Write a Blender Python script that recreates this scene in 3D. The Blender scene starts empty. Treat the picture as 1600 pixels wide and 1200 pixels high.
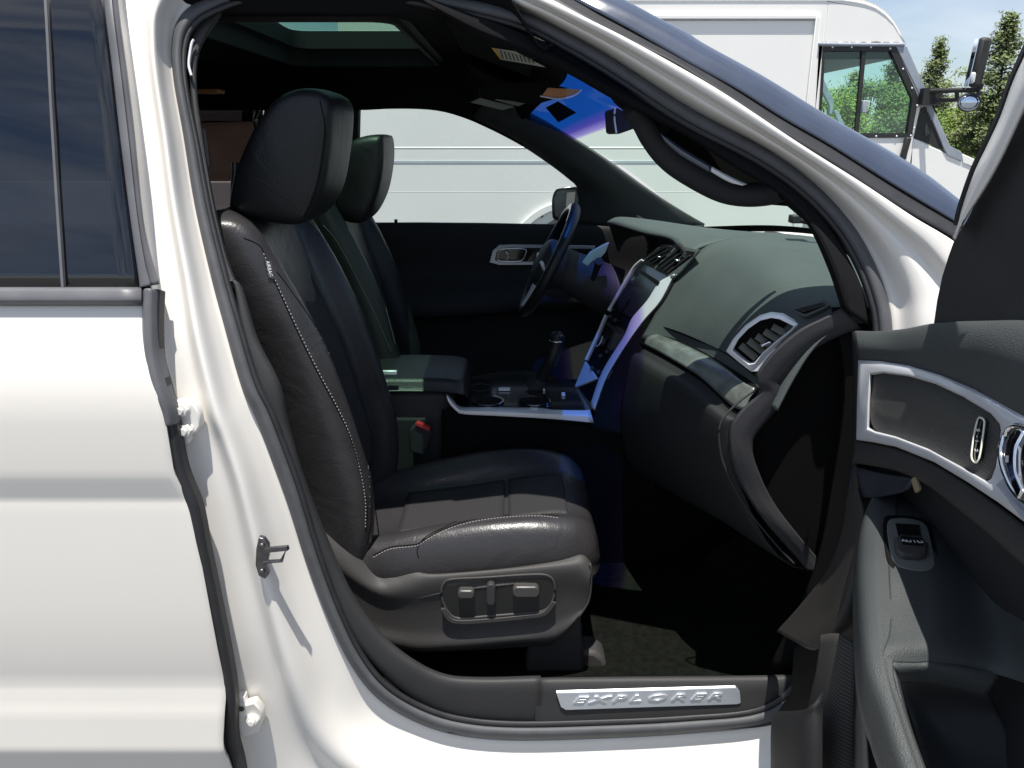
import bpy, bmesh, math, random
from mathutils import Vector, Matrix
random.seed(7)
R = math.radians
C = bpy.context.scene.collection
SC = bpy.context.scene
# ------------------------------------------------------------------ camera
PITCH = R(17.7); F = 1208.0; CY = -1.22; CZ = 1.51
cd = bpy.data.cameras.new('camera'); cam = bpy.data.objects.new('camera', cd); C.objects.link(cam)
cam.location = (0, CY, CZ); cam.rotation_euler = (math.pi/2-PITCH, 0, 0)
cd.sensor_width = 36; cd.lens = F/1600*36; cd.clip_start = .02; cd.clip_end = 3000
SC.camera = cam
# ------------------------------------------------------------------ world + sun
SUN = Vector((-.02, -.235, 1)).normalized()
el = math.asin(SUN.z); az = math.atan2(SUN.x, SUN.y)
w = bpy.data.worlds.new('World'); SC.world = w; w.use_nodes = True
nt = w.node_tree; nt.nodes.clear()
sky = nt.nodes.new('ShaderNodeTexSky'); sky.sky_type = 'NISHITA'; sky.sun_disc = False
sky.sun_elevation = el; sky.sun_rotation = az; sky.air_density = 1.0; sky.dust_density = .7; sky.ozone_density = 3.0
tc = nt.nodes.new('ShaderNodeTexCoord'); mp = nt.nodes.new('ShaderNodeMapping'); mp.inputs['Scale'].default_value = (1.2, 1.2, 5.5)
mp.inputs['Rotation'].default_value = (0, R(12), R(75))
nz = nt.nodes.new('ShaderNodeTexNoise'); nz.inputs['Scale'].default_value = 2.6; nz.inputs['Detail'].default_value = 7; nz.inputs['Roughness'].default_value = .55; nz.inputs['Distortion'].default_value = .6
rp = nt.nodes.new('ShaderNodeValToRGB'); rp.color_ramp.elements[0].position = .33; rp.color_ramp.elements[1].position = .68
mx = nt.nodes.new('ShaderNodeMix'); mx.data_type = 'RGBA'
mu = nt.nodes.new('ShaderNodeMath'); mu.operation = 'MULTIPLY'; mu.inputs[1].default_value = .7
bg = nt.nodes.new('ShaderNodeBackground'); bg.inputs['Strength'].default_value = .09
wo = nt.nodes.new('ShaderNodeOutputWorld')
L = nt.links.new
L(tc.outputs['Generated'], mp.inputs[0]); L(mp.outputs[0], nz.inputs['Vector']); L(nz.outputs['Fac'], rp.inputs[0]); L(rp.outputs[0], mu.inputs[0])
L(mu.outputs[0], mx.inputs['Factor']); L(sky.outputs[0], mx.inputs['A']); mx.inputs['B'].default_value = (6.6, 7.0, 7.8, 1)
L(mx.outputs['Result'], bg.inputs['Color']); L(bg.outputs[0], wo.inputs['Surface'])
sd = bpy.data.lights.new('sun', 'SUN'); sd.energy = 5.0; sd.angle = R(.5); sd.color = (1, .965, .9)
so = bpy.data.objects.new('sun', sd); C.objects.link(so); so.rotation_euler = SUN.to_track_quat('Z', 'Y').to_euler()
SC.view_settings.view_transform = 'Standard'; SC.view_settings.look = 'None'; SC.view_settings.gamma = 1
SC.view_settings.exposure = 0.55
SC.cycles.transparent_max_bounces = 24
SC.cycles.max_bounces = 8
# ------------------------------------------------------------------ pixel -> world helpers (photo is 1600 x 1200)
cp, sp_ = math.cos(PITCH), math.sin(PITCH)
CAM = Vector((0, CY, CZ))
def ray(px, py):
    a = (px-800)/F; b = (600-py)/F
    return Vector((a, cp+b*sp_, -sp_+b*cp))
def P(px, py, Y):
    d = ray(px, py); return CAM + d*((Y-CY)/d.y)
def PZ(px, py, z):
    d = ray(px, py); return CAM + d*((z-CZ)/d.z)
def PP(px, py, p0, n, k=0):
    d = ray(px, py); n = Vector(n).normalized(); p0 = Vector(p0)+n*k
    return CAM + d*((p0-CAM).dot(n)/d.dot(n))
ST = [(.2, .03), (.36, .02), (.46, .006), (.6, 0), (.9, 0), (1.1, .006), (1.2, .03), (1.4, .095), (1.6, .160), (1.72, .205), (1.8, .265), (2.2, .5)]
def S(z):
    if z <= ST[0][0]: return ST[0][1]
    for (a, b), (c, d) in zip(ST, ST[1:]):
        if z <= c: return b+(d-b)*(z-a)/(c-a)
    return ST[-1][1]
def PS(px, py, off=0):
    Y = off+.05
    for _ in range(25):
        p = P(px, py, Y); Y = .5*Y+.5*(S(p.z)+off)
    return P(px, py, Y)
# ------------------------------------------------------------------ mesh helpers
def cr(pts, n, closed=False, lin=False):
    pts = [Vector(p) for p in pts]; dense = []
    m = len(pts)
    if lin or m < 3:
        q = pts+[pts[0]] if closed else pts
        for a, b in zip(q, q[1:]):
            for i in range(12): dense.append(a.lerp(b, i/12))
        dense.append(q[-1].copy())
    else:
        segs = m if closed else m-1
        for i in range(segs):
            p1, p2 = pts[i], pts[(i+1) % m]
            p0 = pts[(i-1) % m] if (closed or i > 0) else p1*2-p2
            p3 = pts[(i+2) % m] if (closed or i+2 < m) else p2*2-p1
            for k in range(12):
                t = k/12
                dense.append(.5*((2*p1)+(p2-p0)*t+(2*p0-5*p1+4*p2-p3)*t*t+(3*p1-p0-3*p2+p3)*t**3))
        dense.append(pts[0].copy() if closed else pts[-1].copy())
    L_ = [0]
    for a, b in zip(dense, dense[1:]): L_.append(L_[-1]+(b-a).length)
    out = []; tot = L_[-1]; j = 0; cnt = n if closed else n-1
    for i in range(n):
        s = tot*i/cnt
        while j < len(L_)-2 and L_[j+1] < s: j += 1
        dd = L_[j+1]-L_[j]
        out.append(dense[j].lerp(dense[j+1], 0 if dd < 1e-9 else min(1, (s-L_[j])/dd)))
    return out
def cr_u(pts, sub, closed=False):
    """uniform (non arclength) catmull rom, keeps control correspondence"""
    pts = [Vector(p) for p in pts]; m = len(pts); out = []
    for i in range(m if closed else m-1):
        p1, p2 = pts[i], pts[(i+1) % m]
        p0 = pts[(i-1) % m] if (closed or i > 0) else p1*2-p2
        p3 = pts[(i+2) % m] if (closed or i+2 < m) else p2*2-p1
        for k in range(sub):
            t = k/sub
            out.append(.5*((2*p1)+(p2-p0)*t+(2*p0-5*p1+4*p2-p3)*t*t+(3*p1-p0-3*p2+p3)*t**3))
    if not closed: out.append(pts[-1].copy())
    return out
def addgrid(bm, rows, closed_u=False, closed_v=False, uv=True):
    V = [[bm.verts.new(p) for p in r] for r in rows]
    uvl = bm.loops.layers.uv.verify()
    nr, nc = len(V), len(V[0])
    for i in range(nr if closed_v else nr-1):
        for j in range(nc if closed_u else nc-1):
            i2, j2 = (i+1) % nr, (j+1) % nc
            try: f = bm.faces.new((V[i][j], V[i][j2], V[i2][j2], V[i2][j]))
            except ValueError: continue
            cs = ((j, i), (j+1, i), (j+1, i+1), (j, i+1))
            for l, (a, b) in zip(f.loops, cs): l[uvl].uv = (a/max(1, nc-1), b/max(1, nr-1))
    return V
def skin(curves, nu=40, nv=4, closed=False, bm=None, lin_u=False, lin_v=False, corr=False, closed_v=False):
    bm = bm or bmesh.new()
    if corr: cs = [cr_u(c, nu, closed) for c in curves]
    else: cs = [cr(c, nu, closed, lin_u) for c in curves]
    rows = []
    if lin_v or len(cs) == 2:
        cc = cs+[cs[0]] if closed_v else cs
        for a, b in zip(cc, cc[1:]):
            for k in range(nv): rows.append([p.lerp(q, k/nv) for p, q in zip(a, b)])
        if not closed_v: rows.append(cs[-1])
    else:
        cols = [cr_u([c[j] for c in cs], nv, closed_v) for j in range(len(cs[0]))]
        rows = [[col[i] for col in cols] for i in range(len(cols[0]))]
    addgrid(bm, rows, closed_u=closed, closed_v=closed_v)
    return bm
def loft(rings, bm=None, cap=True, n=None, nv=1):
    """closed rings lofted, ends capped"""
    bm = bm or bmesh.new()
    if n: rings = [cr(r, n, True) for r in rings]
    if nv > 1:
        cols = [cr_u([r[j] for r in rings], nv) for j in range(len(rings[0]))]
        rings = [[c[i] for c in cols] for i in range(len(cols[0]))]
    V = addgrid(bm, rings, closed_u=True)
    if cap:
        for r in (V[0], V[-1]):
            try: bm.faces.new(r)
            except ValueError: pass
    return bm
def prism(out, vec, bm=None):
    bm = bm or bmesh.new(); vec = Vector(vec)
    a = [bm.verts.new(Vector(p)) for p in out]; b = [bm.verts.new(Vector(p)+vec) for p in out]
    bm.faces.new(a); bm.faces.new(b[::-1]); n = len(a)
    for i in range(n): bm.faces.new((a[i], a[(i+1) % n], b[(i+1) % n], b[i]))
    return bm
def ring(outer, inner, vec, n=80, bm=None, lin=False):
    bm = bm or bmesh.new(); vec = Vector(vec)
    o = cr(outer, n, True, lin); i = cr(inner, n, True, lin)
    addgrid(bm, [o, i, [p+vec for p in i], [p+vec for p in o]], closed_u=True, closed_v=True)
    return bm
def tube(path, r, bm=None, seg=10, closed=False, n=None, flat=1.0, up=(0, 0, 1), cap=True, rs=None):
    bm = bm or bmesh.new()
    pts = cr(path, n, closed) if n else [Vector(p) for p in path]
    m = len(pts); rings = []; up = Vector(up)
    for i, p in enumerate(pts):
        if closed: t = pts[(i+1) % m]-pts[i-1]
        else: t = pts[min(i+1, m-1)]-pts[max(i-1, 0)]
        t.normalize(); s = t.cross(up)
        if s.length < 1e-4: s = t.cross(Vector((1, 0, 0)))
        s.normalize(); u = s.cross(t).normalized()
        rr = r if rs is None else r*rs(i/max(1, m-1))
        rings.append([p+(s*math.cos(a)*flat+u*math.sin(a))*rr for a in [2*math.pi*k/seg for k in range(seg)]])
    V = addgrid(bm, rings, closed_u=True, closed_v=closed)
    if cap and not closed:
        bm.faces.new(V[0][::-1]); bm.faces.new(V[-1])
    return bm
def sweep(path, prof, bm=None, closed=False, n=None, up=(0, 0, 1), cap=True):
    """prof: list of (side, up) pairs, closed loop"""
    bm = bm or bmesh.new(); pts = cr(path, n, closed) if n else [Vector(p) for p in path]
    m = len(pts); rings = []; up = Vector(up)
    for i, p in enumerate(pts):
        t = (pts[(i+1) % m]-pts[i-1]) if closed else (pts[min(i+1, m-1)]-pts[max(i-1, 0)])
        t.normalize(); s = t.cross(up).normalized(); u = s.cross(t).normalized()
        rings.append([p+s*a+u*b for a, b in prof])
    V = addgrid(bm, rings, closed_u=True, closed_v=closed)
    if cap and not closed: bm.faces.new(V[0][::-1]); bm.faces.new(V[-1])
    return bm
def box(c, s, bm=None, rot=None):
    bm = bm or bmesh.new(); M = Matrix.Translation(Vector(c))
    if rot: M = M @ rot.to_4x4()
    bmesh.ops.create_cube(bm, size=1, matrix=M @ Matrix.Diagonal((s[0], s[1], s[2], 1)))
    return bm
def cyl(a, b, r, bm=None, seg=20, r2=None):
    return tube([a, b], r, bm=bm, seg=seg, rs=(None if r2 is None else (lambda t: 1+(r2/r-1)*t)))
def sphere(c, r, bm=None, s=(1, 1, 1), u=16, v=10):
    bm = bm or bmesh.new()
    bmesh.ops.create_uvsphere(bm, u_segments=u, v_segments=v, radius=r, matrix=Matrix.Translation(Vector(c)) @ Matrix.Diagonal((*s, 1)))
    return bm
def ob(name, bm, mat, parent=None, sharp=40, bevel=0, seg=2, solid=0, off=0, label=None, sub=0):
    bmesh.ops.remove_doubles(bm, verts=bm.verts, dist=1e-5)
    bmesh.ops.recalc_face_normals(bm, faces=bm.faces)
    me = bpy.data.meshes.new(name); bm.to_mesh(me); bm.free()
    for p in me.polygons: p.use_smooth = True
    me.set_sharp_from_angle(angle=R(sharp))
    me.materials.append(mat)
    o = bpy.data.objects.new(name, me); C.objects.link(o)
    if parent:
        o.parent = parent
        base = parent
        while base.parent: base = base.parent
        if base.type == 'EMPTY' and parent is base: o.matrix_parent_inverse = Matrix.Translation(-base.location)
    if solid:
        m = o.modifiers.new('s', 'SOLIDIFY'); m.thickness = solid; m.offset = off
    if bevel:
        m = o.modifiers.new('b', 'BEVEL'); m.width = bevel; m.segments = seg; m.limit_method = 'ANGLE'; m.angle_limit = R(38); m.harden_normals = False
        m.use_clamp_overlap = True
    if sub:
        m = o.modifiers.new('u', 'SUBSURF'); m.levels = sub; m.render_levels = sub
    if label: o['label'] = label
    return o
def thing(name, label, cat, loc=(0, 0, 0), group=None):
    o = bpy.data.objects.new(name, None); C.objects.link(o); o.location = loc; o['label'] = label; o['category'] = cat
    if group: o['group'] = group
    return o
def tag(o, label, cat, group=None):
    o['label'] = label; o['category'] = cat
    if group: o['group'] = group
    return o
def struct(o, kind='structure'):
    o['kind'] = kind; return o
def textmesh(txt, size, extrude, org, xdir, ydir, bm=None, shear=0, bevel=0, align='CENTER', space=1.0, wide=1.0):
    cu = bpy.data.curves.new('t', 'FONT'); cu.body = txt; cu.size = size; cu.extrude = extrude; cu.shear = shear; cu.bevel_depth = bevel
    cu.align_x = align; cu.align_y = 'CENTER'; cu.space_character = space; cu.resolution_u = 3
    o = bpy.data.objects.new('t', cu); C.objects.link(o)
    dg = bpy.context.evaluated_depsgraph_get(); me = bpy.data.meshes.new_from_object(o.evaluated_get(dg))
    bm = bm or bmesh.new(); x = Vector(xdir).normalized(); y = Vector(ydir).normalized(); z = x.cross(y)
    M = Matrix(((x.x, y.x, z.x, org[0]), (x.y, y.y, z.y, org[1]), (x.z, y.z, z.z, org[2]), (0, 0, 0, 1))) @ Matrix.Diagonal((wide, 1, 1, 1))
    me.transform(M); bm.from_mesh(me); bpy.data.objects.remove(o); bpy.data.meshes.remove(me); bpy.data.curves.remove(cu)
    return bm
# ------------------------------------------------------------------ materials
def mat(name, col, rough=.5, metal=0, spec=.5, bump=0, bscale=400, coat=0, var=0, vscale=6, crough=.05, voronoi=False, bdist=.001, col2=None, bdetail=2, crease=0):
    m = bpy.data.materials.new(name); m.use_nodes = True; t = m.node_tree; b = t.nodes['Principled BSDF']
    b.inputs['Base Color'].default_value = (*col, 1); b.inputs['Roughness'].default_value = rough; b.inputs['Metallic'].default_value = metal
    b.inputs['Specular IOR Level'].default_value = spec; b.inputs['Coat Weight'].default_value = coat; b.inputs['Coat Roughness'].default_value = crough
    c = t.nodes.new('ShaderNodeTexCoord')
    if var or col2:
        n = t.nodes.new('ShaderNodeTexNoise'); n.inputs['Scale'].default_value = vscale; n.inputs['Detail'].default_value = 6
        t.links.new(c.outputs['Object'], n.inputs['Vector'])
        r = t.nodes.new('ShaderNodeValToRGB'); r.color_ramp.elements[0].position = .3; r.color_ramp.elements[1].position = .7
        c2 = col2 or tuple(min(1, x*(1+var)) for x in col); c1 = col if col2 else tuple(x*(1-var) for x in col)
        r.color_ramp.elements[0].color = (*c1, 1); r.color_ramp.elements[1].color = (*c2, 1)
        t.links.new(n.outputs['Fac'], r.inputs[0]); t.links.new(r.outputs[0], b.inputs['Base Color'])
        mr = t.nodes.new('ShaderNodeMapRange'); mr.inputs['To Min'].default_value = max(0, rough-.06); mr.inputs['To Max'].default_value = min(1, rough+.06)
        t.links.new(n.outputs['Fac'], mr.inputs[0]); t.links.new(mr.outputs[0], b.inputs['Roughness'])
    if bump:
        n = t.nodes.new('ShaderNodeTexVoronoi' if voronoi else 'ShaderNodeTexNoise'); n.inputs['Scale'].default_value = bscale
        if not voronoi: n.inputs['Detail'].default_value = bdetail
        t.links.new(c.outputs['Object'], n.inputs['Vector'])
        bp = t.nodes.new('ShaderNodeBump'); bp.inputs['Strength'].default_value = bump; bp.inputs['Distance'].default_value = bdist
        t.links.new(n.outputs['Distance' if voronoi else 'Fac'], bp.inputs['Height']); t.links.new(bp.outputs[0], b.inputs['Normal'])
        if crease:
            n2 = t.nodes.new('ShaderNodeTexNoise'); n2.inputs['Scale'].default_value = 11; n2.inputs['Detail'].default_value = 3; n2.inputs['Distortion'].default_value = 1.6
            b2 = t.nodes.new('ShaderNodeBump'); b2.inputs['Strength'].default_value = crease; b2.inputs['Distance'].default_value = .012
            t.links.new(c.outputs['Object'], n2.inputs['Vector']); t.links.new(n2.outputs['Fac'], b2.inputs['Height']); t.links.new(b2.outputs[0], bp.inputs['Normal'])
    return m
def glass(name, col, ior=1.45, rough=0, band=False, fs=1.0):
    m = bpy.data.materials.new(name); m.use_nodes = True; t = m.node_tree; t.nodes.clear()
    o = t.nodes.new('ShaderNodeOutputMaterial'); tr = t.nodes.new('ShaderNodeBsdfTransparent'); g = t.nodes.new('ShaderNodeBsdfGlossy')
    g.inputs['Roughness'].default_value = rough; tr.inputs['Color'].default_value = (*col, 1)
    fr = t.nodes.new('ShaderNodeFresnel'); fr.inputs['IOR'].default_value = ior; mx = t.nodes.new('ShaderNodeMixShader')
    fm = t.nodes.new('ShaderNodeMath'); fm.operation = 'MULTIPLY'; fm.inputs[1].default_value = fs; t.links.new(fr.outputs[0], fm.inputs[0]); t.links.new(fm.outputs[0], mx.inputs[0]); t.links.new(tr.outputs[0], mx.inputs[1]); t.links.new(g.outputs[0], mx.inputs[2]); t.links.new(mx.outputs[0], o.inputs[0])
    if band:
        u = t.nodes.new('ShaderNodeUVMap'); s = t.nodes.new('ShaderNodeSeparateXYZ'); r = t.nodes.new('ShaderNodeValToRGB')
        t.links.new(u.outputs[0], s.inputs[0]); t.links.new(s.outputs['Y'], r.inputs[0]); t.links.new(r.outputs[0], tr.inputs['Color'])
        e = r.color_ramp.elements; e[0].position = 0; e[0].color = (.006, .07, .38, 1); e[1].position = 1; e[1].color = (*col, 1)
        for p_, c_ in band:
            k = e.new(p_); k.color = (*c_, 1)
    return m
M = dict(
 white=mat('white_paint', (.72, .685, .63), .36, coat=.4, crough=.08, var=.012, vscale=3),
 white_in=mat('white_jamb_paint', (.76, .73, .685), .42, coat=.35, crough=.12, var=.015, vscale=5),
 rubber=mat('rubber_seal', (.08, .082, .088), .6, spec=.35, bump=.25, bscale=900, var=.12, vscale=30),
 rubber_b=mat('black_rubber', (.02, .02, .022), .55, bump=.3, bscale=300, var=.2, vscale=25),
 trim=mat('black_trim_plastic', (.030, .030, .031), .6, spec=.4, bump=.55, bscale=650, voronoi=True, bdist=.0006, var=.08, vscale=14),
 trim_w=mat('charcoal_seat_plastic', (.043, .041, .040), .58, spec=.4, bump=.6, bscale=600, voronoi=True, bdist=.0006, var=.07, vscale=12),
 dash=mat('dash_soft_plastic', (.058, .069, .067), .60, spec=.45, bump=1.0, bscale=520, voronoi=True, bdist=.0007, var=.06, vscale=10),
 black=mat('black_soft_plastic', (.024, .024, .026), .7, spec=.25, bump=.4, bscale=500, voronoi=True, bdist=.0005),
 dark=mat('black_and_shade', (.0025, .0025, .0025), .8, spec=.15),  # near black for gaps and black parts; shade of unlit panels in colour
 liner=mat('headliner_cloth', (.012, .012, .013), .95, spec=.05, bump=.5, bscale=900),
 carpet=mat('carpet', (.007, .008, .0065), .98, spec=.05, bump=1, bscale=900, bdist=.003, var=.35, vscale=60),
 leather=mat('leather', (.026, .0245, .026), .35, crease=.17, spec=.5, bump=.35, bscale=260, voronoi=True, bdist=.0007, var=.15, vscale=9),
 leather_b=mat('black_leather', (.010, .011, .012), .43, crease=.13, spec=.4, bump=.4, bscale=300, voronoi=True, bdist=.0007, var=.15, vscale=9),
 perf=mat('perforated_leather', (.024, .023, .024), .6, spec=.3, bump=.8, bscale=260, voronoi=True, bdist=.0012),
 stitch=mat('pale_thread', (.30, .28, .26), .7),
 stitch_d=mat('dark_thread', (.06, .06, .06), .7),
 silver=mat('satin_silver', (.74, .75, .78), .34, metal=.35, spec=.5, bump=.05, bscale=700),
 chrome=mat('chrome', (.85, .86, .88), .08, metal=1),
 steel=mat('dark_steel', (.16, .155, .16), .35, metal=.9, var=.2, vscale=50),
 gloss=mat('piano_black', (.008, .008, .009), .12, spec=.5, coat=.5),
 screen=mat('screen_glass', (.012, .013, .014), .18, spec=.5),
 mould=mat('satin_black_moulding', (.040, .052, .085), .26, spec=.8, coat=.8, crough=.12, bump=.12, bscale=90, var=.1, vscale=12),
 frame=mat('window_frame_trim', (.11, .11, .118), .45, spec=.45, var=.1, vscale=20),
 plate=mat('brushed_aluminium', (.62, .66, .72), .38, metal=.75, bump=.1, bscale=300),
 letter=mat('raised_aluminium_letters', (.72, .73, .75), .3, metal=.8),
 red=mat('red_plastic', (.45, .03, .03), .5),
 labelw=mat('label_paper', (.62, .62, .52), .7), labely=mat('label_yellow', (.75, .52, .06), .7), ink=mat('label_ink', (.12, .12, .12), .8),
 pinkw=mat('white_print', (.75, .75, .78), .6),
 woodg=mat('grey_insert', (.10, .11, .10), .35, spec=.5, coat=.4, var=.4, vscale=25, bump=.05, bscale=200),
 wind=glass('windshield_glass', (.82, .95, .88), fs=.12, band=((.15, (.008, .08, .42)), (.195, (.10, .08, .50)), (.235, (.42, .36, .82)), (.25, (.82, .95, .88)))),
 side=glass('side_glass', (.86, .90, .89)),
 tint=glass('privacy_glass', (.42, .40, .40), ior=1.62),
 roofg=glass('sunroof_glass', (.52, .68, .59), fs=.15),
 van=mat('van_white_paint', (.86, .84, .80), .42, spec=.45, coat=.2, var=.02, vscale=1.5, bump=.02, bscale=3),
 van_g=mat('van_grey_trim', (.30, .33, .38), .55, var=.15, vscale=8),
 van_k=mat('van_black_rubber', (.02, .02, .02), .6, var=.2, vscale=10),
 vglass=glass('van_glass', (.80, .965, .92), ior=1.5), vwind=glass('van_windshield_glass', (.97, 1, .99), fs=.04),
 mirg=mat('mirror_glass', (.62, .70, .82), .05, metal=1),
 tyre=mat('tyre_rubber', (.02, .02, .02), .85, bump=.3, bscale=60),
 asphalt=mat('asphalt', (.12, .12, .118), .9, bump=.8, bscale=60, bdist=.01, var=.25, vscale=3, bdetail=6),
 grass=mat('dry_grass', (.10, .13, .045), .95, var=.4, vscale=1.5),
 orange=mat('amber_lens', (.62, .27, .10), .25, spec=.6),
 brick=mat('brown_stucco', (.26, .17, .115), .9, var=.25, vscale=1.0), beige=mat('beige_fascia', (.42, .40, .40), .85),
 bark=mat('bark', (.07, .05, .035), .95, bump=1, bscale=20, bdist=.02),
)
# ================================================================== SETTING
g = bmesh.new(); addgrid(g, [[Vector((x, y, 0)) for x in (-900, -60, -20, 0, 20, 60, 900)] for y in (-900, -60, -20, 0, 20, 40, 1500)])
struct(ob('ground', g, M['asphalt']))
g = bmesh.new(); addgrid(g, [[Vector((x, y, .12+.1*math.sin(x*.3+y))) for x in range(-30, 90, 6)] for y in range(50, 150, 10)])
struct(ob('verge', g, M['grass']))
# parking bay lines
b = bmesh.new()
for x in (-2.6, 3.2): box((x, .5, .004), (.1, 5.5, .006), b)
struct(ob('parking_lines', b, mat('worn_line_paint', (.55, .54, .5), .8, var=.3, vscale=12)))

# ------------------------------------------------------------------ trees
def leafmat(name, c1, c2):
    m = mat(name, c1, .75, spec=.25, col2=c2, var=1, vscale=1.6)
    return m
LM = [leafmat('conifer_leaf', (.05, .08, .03), (.22, .26, .10)), leafmat('shrub_leaf', (.09, .16, .03), (.28, .36, .07)), leafmat('broad_leaf', (.06, .11, .03), (.18, .26, .07))]
def leaves(bm, c, rad, n, size, rnd):
    for _ in range(n):
        d = Vector((rnd.gauss(0, 1), rnd.gauss(0, 1), rnd.gauss(0, .8)))*rad*.55
        p = c+d; a = Vector((rnd.uniform(-1, 1), rnd.uniform(-1, 1), rnd.uniform(-1, 1))).normalized(); q = a.orthogonal().normalized()
        s = size*rnd.uniform(.6, 1.5)
        bm.faces.new([bm.verts.new(p+a*s), bm.verts.new(p+q*s*.5), bm.verts.new(p-a*s), bm.verts.new(p-q*s*.5)])
def conifer(x, y, h, r, seed, label, group='conifers along the far edge'):
    rnd = random.Random(seed); t = thing('conifer_tree', label, 'tree', (x, y, 0), group)
    tr = bmesh.new(); tube([Vector((x, y, 0)), Vector((x+.1, y, h*.5)), Vector((x, y, h*.97))], .16, tr, seg=7, rs=lambda k: 1-.9*k)
    cr_ = bmesh.new(); z = h*.1
    while z < h*.99:
        k = z/h; rr = r*min(1, (1-k)*1.7)**.85*(1 if k > .2 else .8)*rnd.uniform(.45, 1.15)+.05
        nb = max(3, int(11*(1-k)+4)); a0 = rnd.random()*6
        for i in range(nb):
            if rnd.random() < .25: continue
            a = a0+6.283*i/nb+rnd.uniform(-.3, .3); L0 = rr*rnd.uniform(.55, 1.15)
            e = Vector((x+math.cos(a)*L0, y+math.sin(a)*L0, z-L0*.06+rnd.uniform(-.15, .25)))
            tube([Vector((x, y, z)), e], .022, tr, seg=3)
            for j in range(3):
                f = .35+.3*j+rnd.uniform(-.08, .08)
                leaves(cr_, Vector((x, y, z)).lerp(e, f), .33, 26, .095, rnd)
        z += h*.035*rnd.uniform(.8, 1.4)
    ob('trunk', tr, M['bark'], t, sharp=180); ob('crown', cr_, LM[0], t)
def bushy(x, y, h, r, seed, label, name='broadleaf_tree', cat='tree', m=2, group=None, trunk=.3):
    rnd = random.Random(seed); t = thing(name, label, cat, (x, y, 0), group); tr = bmesh.new(); cr_ = bmesh.new()
    tube([Vector((x, y, 0)), Vector((x+.1, y, h*.45)), Vector((x-.1, y, h*.8))], .14*h/5, tr, seg=7, rs=lambda k: 1-.7*k)
    for i in range(int(34*r)):
        u = rnd.random(); a = rnd.random()*6.283; zz = h*(trunk+(1-trunk)*u); R0 = r*math.sqrt(max(.02, 1-(2*u-.9)**2/1.25))*rnd.uniform(.35, 1.05)
        e = Vector((x+math.cos(a)*R0, y+math.sin(a)*R0, zz))
        if i % 3 == 0: tube([Vector((x, y, h*trunk)), e], .03, tr, seg=3)
        leaves(cr_, e, rnd.uniform(.35, .65), 70, .09, rnd)
    ob('trunk', tr, M['bark'], t, sharp=180); ob('crown', cr_, LM[m], t)
def pxx(px, Y): return (px-800)/F*(Y-CY)*cp
conifer(pxx(1545, 44), 44, 7.7, 2.5, 1, 'tallest pointed conifer, right of the step van mirror')
conifer(pxx(1448, 52), 52, 7.3, 1.8, 2, 'smaller conifer between the step van windshield and its mirror')
conifer(pxx(1600, 56), 56, 6.4, 1.6, 3, 'conifer beside the open door frame, partly hidden by it')
conifer(pxx(1385, 50), 50, 6.6, 1.5, 4, 'conifer seen through the front pane of the step van cab window')
conifer(pxx(1325, 54), 54, 5.6, 1.8, 5, 'conifer seen through the rear pane of the step van cab window')
bushy(pxx(1500, 48), 48, 3.1, 1.4, 6, 'low yellow-green shrub at the foot of the conifers', 'shrub', 'shrub', 1, 'shrubs under the conifers', .08)
bushy(pxx(1550, 50), 50, 3.9, 1.9, 7, 'rounded dark shrub below the step van mirror', 'shrub', 'shrub', 2, 'shrubs under the conifers', .08)
bushy(pxx(1405, 46), 46, 4.1, 2.2, 8, 'bright green tree filling the front of the step van cab window', m=2, group='broadleaf trees behind the van', trunk=.1)
bushy(pxx(1345, 47), 47, 4.4, 2.3, 9, 'green tree behind the divider of the step van cab window', m=2, group='broadleaf trees behind the van', trunk=.1)
bushy(pxx(1290, 46), 46, 4.0, 2.2, 10, 'green tree at the rear edge of the step van cab window', m=1, group='broadleaf trees behind the van', trunk=.1)
bushy(pxx(1450, 56), 56, 3.5, 2.0, 11, 'shrub seen between the step van posts', 'shrub', 'shrub', 2, 'shrubs under the conifers', .08)
# ------------------------------------------------------------------ far parked cars and building
def far_car(px, Y, col, label, turn=0):
    x = pxx(px, Y); t = thing('parked_car', label, 'car', (x, Y, 0), 'cars parked at the far edge of the lot')
    def q(a, b, c): return Vector((x+a, Y+b, c))
    prof = [(-2.2, .35), (-2.25, .75), (-2.1, .95), (-1.0, 1.0), (.9, .98), (1.9, .85), (2.25, .7), (2.25, .35)]
    bm = loft([[q(a*.97, -.85, .35+(c-.35)*.93) for a, c in prof], [q(a, -.8, c) for a, c in prof], [q(a, .8, c) for a, c in prof], [q(a*.97, .85, .35+(c-.35)*.93) for a, c in prof]])
    pm = mat('car_paint', col, .3, coat=.8)
    ob('body', bm, pm, t, bevel=.04)
    cab = [(-1.6, 1.0), (-1.25, 1.42), (.1, 1.45), (.95, 1.0)]
    ob('window', loft([[q(a, -.74, c) for a, c in cab], [q(a*.9, -.62, c) for a, c in cab], [q(a*.9, .62, c) for a, c in cab], [q(a, .74, c) for a, c in cab]]), M['screen'], t, bevel=.03)
    top = [(-1.15, 1.43), (-1.1, 1.49), (.0, 1.50), (.1, 1.44)]
    ob('roof', loft([[q(a, s, c) for a, c in top] for s in (-.6, -.5, .5, .6)]), pm, t)
    for a in (-1.4, 1.4):
        for s in (-.86, .7): ob('wheel', cyl(q(a, s, .33), q(a, s+.16, .33), .33), M['tyre'], t)
far_car(1530, 62, (.02, .12, .13), 'teal car parked beyond the step van hood')
far_car(1565, 56, (.28, .03, .05), 'dark red car parked nearest the open door frame')
bt = thing('low_building', 'brown low building with pale fascia seen through the tinted rear window', 'building', (-9.5, 21, 0))
ob('wall', box((-11, 21, 1.0), (13, 4, 2.0)), M['brick'], bt)
ob('fascia', box((-11, 20.9, 2.6), (13.6, 4.6, 1.15)), M['beige'], bt, bevel=.04)
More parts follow.
